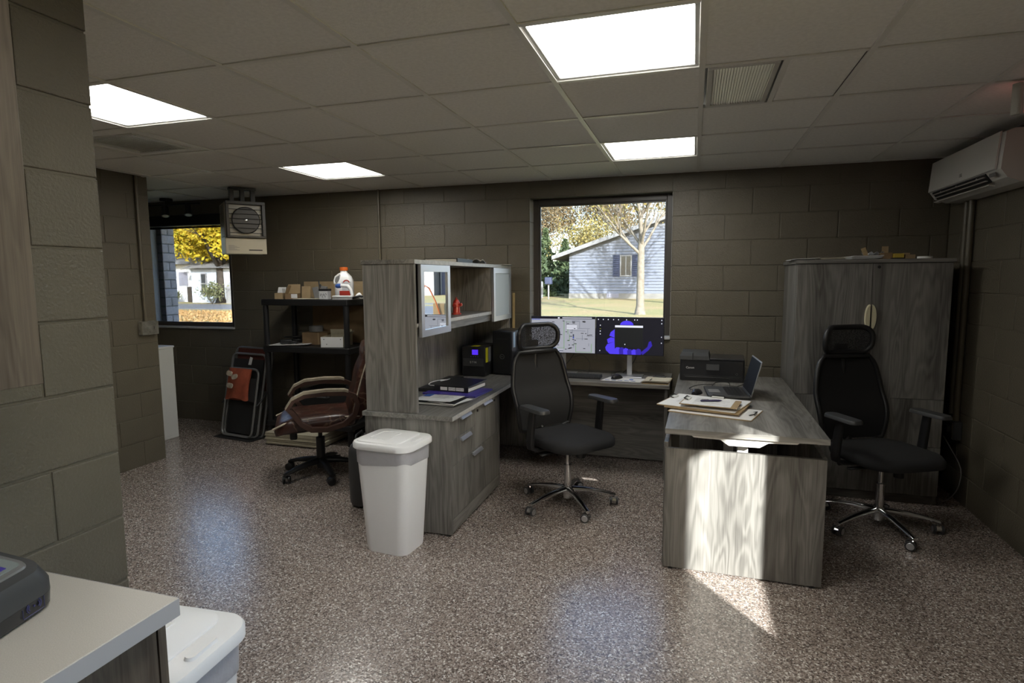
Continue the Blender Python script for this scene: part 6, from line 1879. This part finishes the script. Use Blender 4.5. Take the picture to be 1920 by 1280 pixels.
def house_window(p, x0, x1, z0, z1, frame, shutters=True):
    f = MB()
    for (a, c, d, e) in ((x0, x1, z0, z0 + 0.07), (x0, x1, z1 - 0.07, z1), (x0, x0 + 0.07, z0 + 0.07, z1 - 0.07), (x1 - 0.07, x1, z0 + 0.07, z1 - 0.07), ((x0 + x1) / 2 - 0.03, (x0 + x1) / 2 + 0.03, z0 + 0.07, z1 - 0.07)):
        f.box(a, c, -0.06, 0.02, d, e)
    o = f.build('window', frame, p)
    g = MB(); g.box(x0 + 0.06, x1 - 0.06, -0.045, -0.035, z0 + 0.06, z1 - 0.06); g.build('pane', 'hwin', o)
    if shutters:
        for (a, c) in ((x0 - 0.44, x0 - 0.02), (x1 + 0.02, x1 + 0.44)):
            s_ = MB(); s_.box(a, c, -0.05, -0.005, z0 - 0.02, z1 + 0.02, 0.01)
            for k in range(10):
                zz = z0 + (z1 - z0) * (k + 0.5) / 10
                s_.obox(((a + c) / 2, -0.055, zz), (c - a - 0.1, 0.012, (z1 - z0) / 14), Matrix.Rotation(0.4, 3, 'X'))
            s_.build('shutter', 'shutter', p)
house_window(hs, 3.28, 4.02, 1.42, 2.75, 'trimw')
house_window(hs, 9.3, 10.1, 1.42, 2.75, 'trimw')
b = MB(); b.box(6.35, 7.05, -0.03, 0.0, 0.45, 2.5, 0.01); b.build('panel_door', 'shutter', hs)
t = thing('mailbox', 'dark box on a post by the corner of the blue house', 'mailbox', (-8.95, 35.0, gz(35)))
b = MB(); b.cyl((0, 0, 0), (0, 0, 0.95), 0.05, seg=8); b.build('post', 'trimw', t)
b = MB(); b.box(-0.22, 0.22, -0.2, 0.2, 0.951, 1.40, 0.04, 2); b.build('box', 'shutter', t)
for k, lab in enumerate(('farthest from', 'midway to', 'nearest')):
    t = thing('fence_post', 'short pale fence post left of the blue house, %s its corner' % lab, 'post', (-10.6 + 0.42 * k, 36.5, gz(36.5)), 0, 'pale fence posts')
    b = MB(); b.box(-0.06, 0.06, -0.06, 0.06, 0, 1.05); b.loft([[(-0.06, -0.06, 1.05), (0.06, -0.06, 1.05), (0.06, 0.06, 1.05), (-0.06, 0.06, 1.05)], [(-0.01, -0.01, 1.13), (0.01, -0.01, 1.13), (0.01, 0.01, 1.13), (-0.01, 0.01, 1.13)]]); b.build('post', 'trimw', t)

def fir(label, loc, h, r, n, seed):
    rng = random.Random(seed)
    t = thing('evergreen', label, 'tree', loc, 0, 'evergreens behind the houses')
    b = MB(); b.tube([(0, 0, -0.1), (0, 0, h)], [0.16, 0.02], 7); b.build('trunk', 'barkd', t)
    def shp(q):
        v = q.random() ** 1.4
        a = q.uniform(0, 2 * pi)
        layer = 0.75 + 0.25 * math.sin(v * 34)
        rr = r * (1 - v) * layer * q.uniform(0.35, 1.0) + 0.05
        return (rr * cos(a), rr * sin(a), 0.25 + v * (h - 0.3) - 0.22 * rr)
    leaves(n, shp, 0.19, 'fir', 'foliage', t, rng, 0.3)
fir('dense evergreen at the left edge of the big window, lower branches touching the lawn', (-11.3, 40.0, gz(40)), 4.6, 2.3, 4200, 1)
fir('evergreen peeking between the blue house and the denser evergreen', (-10.2, 46.0, gz(46)), 4.4, 2.0, 3000, 2)
fir('evergreen seen far behind the gap left of the blue house', (-12.6, 49.0, gz(49)), 5.6, 2.3, 3000, 4)
fir('evergreen standing furthest left behind the lawn', (-13.4, 44.0, gz(44)), 6.2, 2.4, 3600, 3)

def wood_tree(label, loc, h, seed, nl, kids=(2, 3), leafmat='tan_leaf', ls=0.10):
    rng = random.Random(seed)
    t = thing('autumn_tree', label, 'tree', loc, rng.uniform(0, 6), 'autumn trees behind the blue house')
    tips = branch_tree(t, rng, h * 0.28, 0.17, 4, 0.55, 'twig', 'twig', h * 0.26, kids)
    leaves(nl, lambda r: r.choice(tips) + Vector((r.gauss(0, 0.45), r.gauss(0, 0.45), r.gauss(0, 0.45))), ls, leafmat, 'leaves', t, rng)
wood_tree('tan-leaved tree behind the blue house roof, leftmost', (-14.5, 52, gz(52)), 11, 21, 9000)
wood_tree('tan-leaved tree rising above the left eave of the blue house', (-10.5, 54, gz(54)), 12, 22, 9000)
wood_tree('sparse tan tree rising above the middle of the blue house roof', (-6.5, 55, gz(55)), 11, 23, 7000)
wood_tree('sparse tree behind the blue house roof, rightmost', (-2.5, 57, gz(57)), 11, 24, 1500)
wood_tree('golden tree low behind the left eave of the blue house', (-8.8, 49, gz(49)), 7, 25, 3200, (2, 3), 'yel_leaf', 0.11)

# what shows through the alcove window
mp_ = thing('maple_tree', 'golden yellow maple filling the alcove window', 'tree', (-28.1, 27.7, gz(28)))
rng = random.Random(5)
tips = branch_tree(mp_, rng, 2.2, 0.26, 3, 0.75, 'barkd', 'barkd', 2.8, (3, 4))
blobs = [(Vector((rng.uniform(-5.2, 4.5), rng.uniform(-1.6, 2.6), rng.uniform(2.9, 7.4))), rng.uniform(0.8, 1.4)) for _ in range(80)]
def mshape(r):
    c, rad = r.choice(blobs)
    d = Vector((r.gauss(0, 1), r.gauss(0, 1), r.gauss(0, 1))).normalized()
    return c + d * rad * (r.random() ** 0.35)
leaves(42000, mshape, 0.115, 'maple', 'foliage', mp_, rng)

rng = random.Random(8)
lit = leaves(5000, lambda r: Vector((r.uniform(-27, -13.5), r.uniform(15.0, 20.5), 0)) if False else (lambda x, y: Vector((x, y, gz(y) + 0.03)))(r.uniform(-27, -13.5), r.uniform(15.0, 20.5)), 0.07, 'litter', 'leaf_litter', None, rng)
tag(lit, 'brown fallen leaves scattered on the lawn outside the alcove window', 'leaves')
wh = thing('white_house', 'white single-storey house behind the golden maple', 'house', (-36.5, 28.6, gz(28)), radians(0))
b = MB(); b.box(0, 6.1, 0, 7, 0, 2.55); b.build('wall', 'housew', wh)
b = MB(); b.box(6.1, 9.1, -0.9, 6, 0, 2.15); b.build('wing_wall', 'wingblue', wh)
b = MB(); b.loft([[(-0.5, -0.6, 2.45), (6.6, -0.6, 2.45), (6.6, 7.6, 2.45), (-0.5, 7.6, 2.45)], [(-0.5, 3.4, 4.6), (6.6, 3.4, 4.6), (6.6, 3.6, 4.6), (-0.5, 3.6, 4.6)]]); b.build('roof', 'trimw', wh)
b = MB(); b.loft([[(5.9, -1.4, 2.16), (9.6, -1.4, 2.16), (9.6, 6.4, 2.16), (5.9, 6.4, 2.16)], [(5.9, 2.4, 3.4), (9.6, 2.4, 3.4), (9.6, 2.6, 3.4), (5.9, 2.6, 3.4)]]); b.build('roof', 'roofing', wh)
f = MB(); f.box(6.9, 7.35, -0.97, -0.901, 0.55, 1.85); f.build('window_trim', 'trimw', wh)
for (z0, z1) in ((0.62, 1.17), (1.24, 1.79)):
    g = MB(); g.box(6.97, 7.28, -0.985, -0.971, z0, z1); g.build('pane', 'hwin', wh)
g = MB(); g.box(4.2, 4.9, -0.04, -0.001, 1.05, 1.95); g.build('pane', 'houseg', wh)
f = MB()
for k in range(7):
    f.box(5.15 + 0.13 * k, 5.26 + 0.13 * k, -0.35, -0.30, 0.0, 1.0)
f.build('lattice_gate', 'barkd', wh)
t = thing('shed_tent', 'white rounded shelter beside the white house', 'shelter', (-26.75, 27.2, gz(27)))
b = MB(); b.prism([(-0.55, 0)] + [(-0.55 * cos(radians(a)), 0.9 + 0.45 * math.sin(radians(a))) for a in range(0, 181, 20)] + [(0.55, 0)], 0, 1.6, 'Y'); b.build('cover', 'trimw', t)
for (x, y, rad, lab) in ((-31.75, 27.6, 0.40, 'reddish shrub against the white house wall'), (-27.4, 26.2, 0.75, 'pale green shrub at the foot of the maple')):
    t = thing('shrub', lab, 'shrub', (x, y, gz(y)))
    rg = random.Random(int(abs(x) * 10))
    b = MB()
    for k in range(6):
        b.tube([(0, 0, 0), (rad * 0.6 * cos(k), rad * 0.6 * math.sin(k), rad * 1.1)], 0.015, 4)
    b.build('stems', 'barkd', t)
    leaves(700, lambda r: Vector((r.gauss(0, 0.4) * rad, r.gauss(0, 0.4) * rad, 0.1 + rad * (0.9 + 0.5 * r.gauss(0, 0.6)) if True else 0)), 0.07, 'shrub', 'foliage', t, rg)
bare = thing('autumn_tree', 'tan-leaved tree far behind the white house', 'tree', (-41, 46, gz(46)), 0, 'trees behind the white house')
rng = random.Random(31)
tips = branch_tree(bare, rng, 3.0, 0.2, 4, 0.55, 'twig', 'twig', 2.8, (2, 3))
leaves(2200, lambda r: r.choice(tips) + Vector((r.gauss(0, 0.5), r.gauss(0, 0.5), r.gauss(0, 0.5))), 0.15, 'tan_leaf', 'leaves', bare, rng)

# brick jamb outside the alcove window
pier = thing('brick_pier', 'grey brick pier just outside the alcove window', 'brick pier', (0, 0, 0))
b = MB(); b.box(-6.10, -5.806, YB + WT + 0.005, 3.455, gz(3.3) - 0.05, 2.7); b.build('core', 'mortar_out', pier)
z = 0.02
row = 0
def brick_mesh(L_):
    b = MB(); b.box(-0.285, 0.0, 0.004, L_ - 0.004, 0.004, 0.096, 0.004)
    o = b.build('brick', 'brick', pier)
    me = o.data
    bpy.data.objects.remove(o)
    return me
bl, bs = brick_mesh(0.18), brick_mesh(0.09)
while z < 2.6:
    if row % 2:
        inst(bl, 'brick', (-5.80 + random.uniform(-0.001, 0.001), YB + WT + 0.001, z), pier)
    else:
        inst(bs, 'brick', (-5.80 + random.uniform(-0.001, 0.001), YB + WT + 0.001, z), pier)
        inst(bs, 'brick', (-5.80 + random.uniform(-0.001, 0.001), YB + WT + 0.091, z), pier)
    z += 0.1016
    row += 1

# seen mirrored in the hutch door
t = thing('white_garage', 'white garage across the road, mirrored in the hutch door', 'garage', (16.2, 40, gz(40)))
b = MB(); b.box(0, 9, 0, 8, 0, 3.4); b.build('wall', 'trimw', t)
b = MB(); b.loft([[(-0.4, -0.5, 3.4), (9.4, -0.5, 3.4), (9.4, 8.5, 3.4), (-0.4, 8.5, 3.4)], [(-0.4, 3.9, 5.4), (9.4, 3.9, 5.4), (9.4, 4.1, 5.4), (-0.4, 4.1, 5.4)]]); b.build('roof', 'roofing', t)
for x in (0.25, 0.85, 1.05):
    b = MB(); b.box(x, x + 0.12, -0.12, -0.01, 2.05, 2.2); b.build('wall_lamp', 'black', t)
t = thing('grey_house', 'lilac grey house with a side door, mirrored in the hutch door', 'house', (8.5, 41, gz(41)))
b = MB(); b.box(0, 7.6, 0, 8, 0, 3.0); b.build('wall', 'houseg', t)
b = MB(); b.loft([[(-0.4, -0.5, 3.0), (7.2, -0.5, 3.0), (7.2, 8.5, 3.0), (-0.4, 8.5, 3.0)], [(-0.4, 3.9, 5.0), (7.2, 3.9, 5.0), (7.2, 4.1, 5.0), (-0.4, 4.1, 5.0)]]); b.build('roof', 'roofing', t)
b = MB(); b.box(6.75, 7.45, -0.06, -0.001, 0.05, 2.1, 0.01); d = b.build('door', 'shutter', t)
b = MB(); b.box(6.66, 6.749, -0.05, -0.001, 0.05, 2.18); b.box(7.451, 7.54, -0.05, -0.001, 0.05, 2.18); b.box(6.66, 7.54, -0.05, -0.001, 2.101, 2.2); b.build('door_trim', 'trimw', t)
t = thing('marker_post', 'short wooden marker post with an orange rope outside the big window', 'post', (0.43, 6.0, gz(6)))
b = MB(); b.box(-0.03, 0.16, -0.03, 0.03, -0.1, 1.27, 0.01); b.build('post', 'kraft', t)
b = MB(); b.tube([(-0.01, -0.04, 0.95), (0.10, -0.06, 1.30), (0.20, -0.06, 1.49), (0.27, -0.06, 1.53), (0.32, -0.06, 1.40), (0.36, -0.06, 1.2), (0.37, -0.06, 0.6)], 0.010, 6); b.build('rope', 'orange', t, 60)
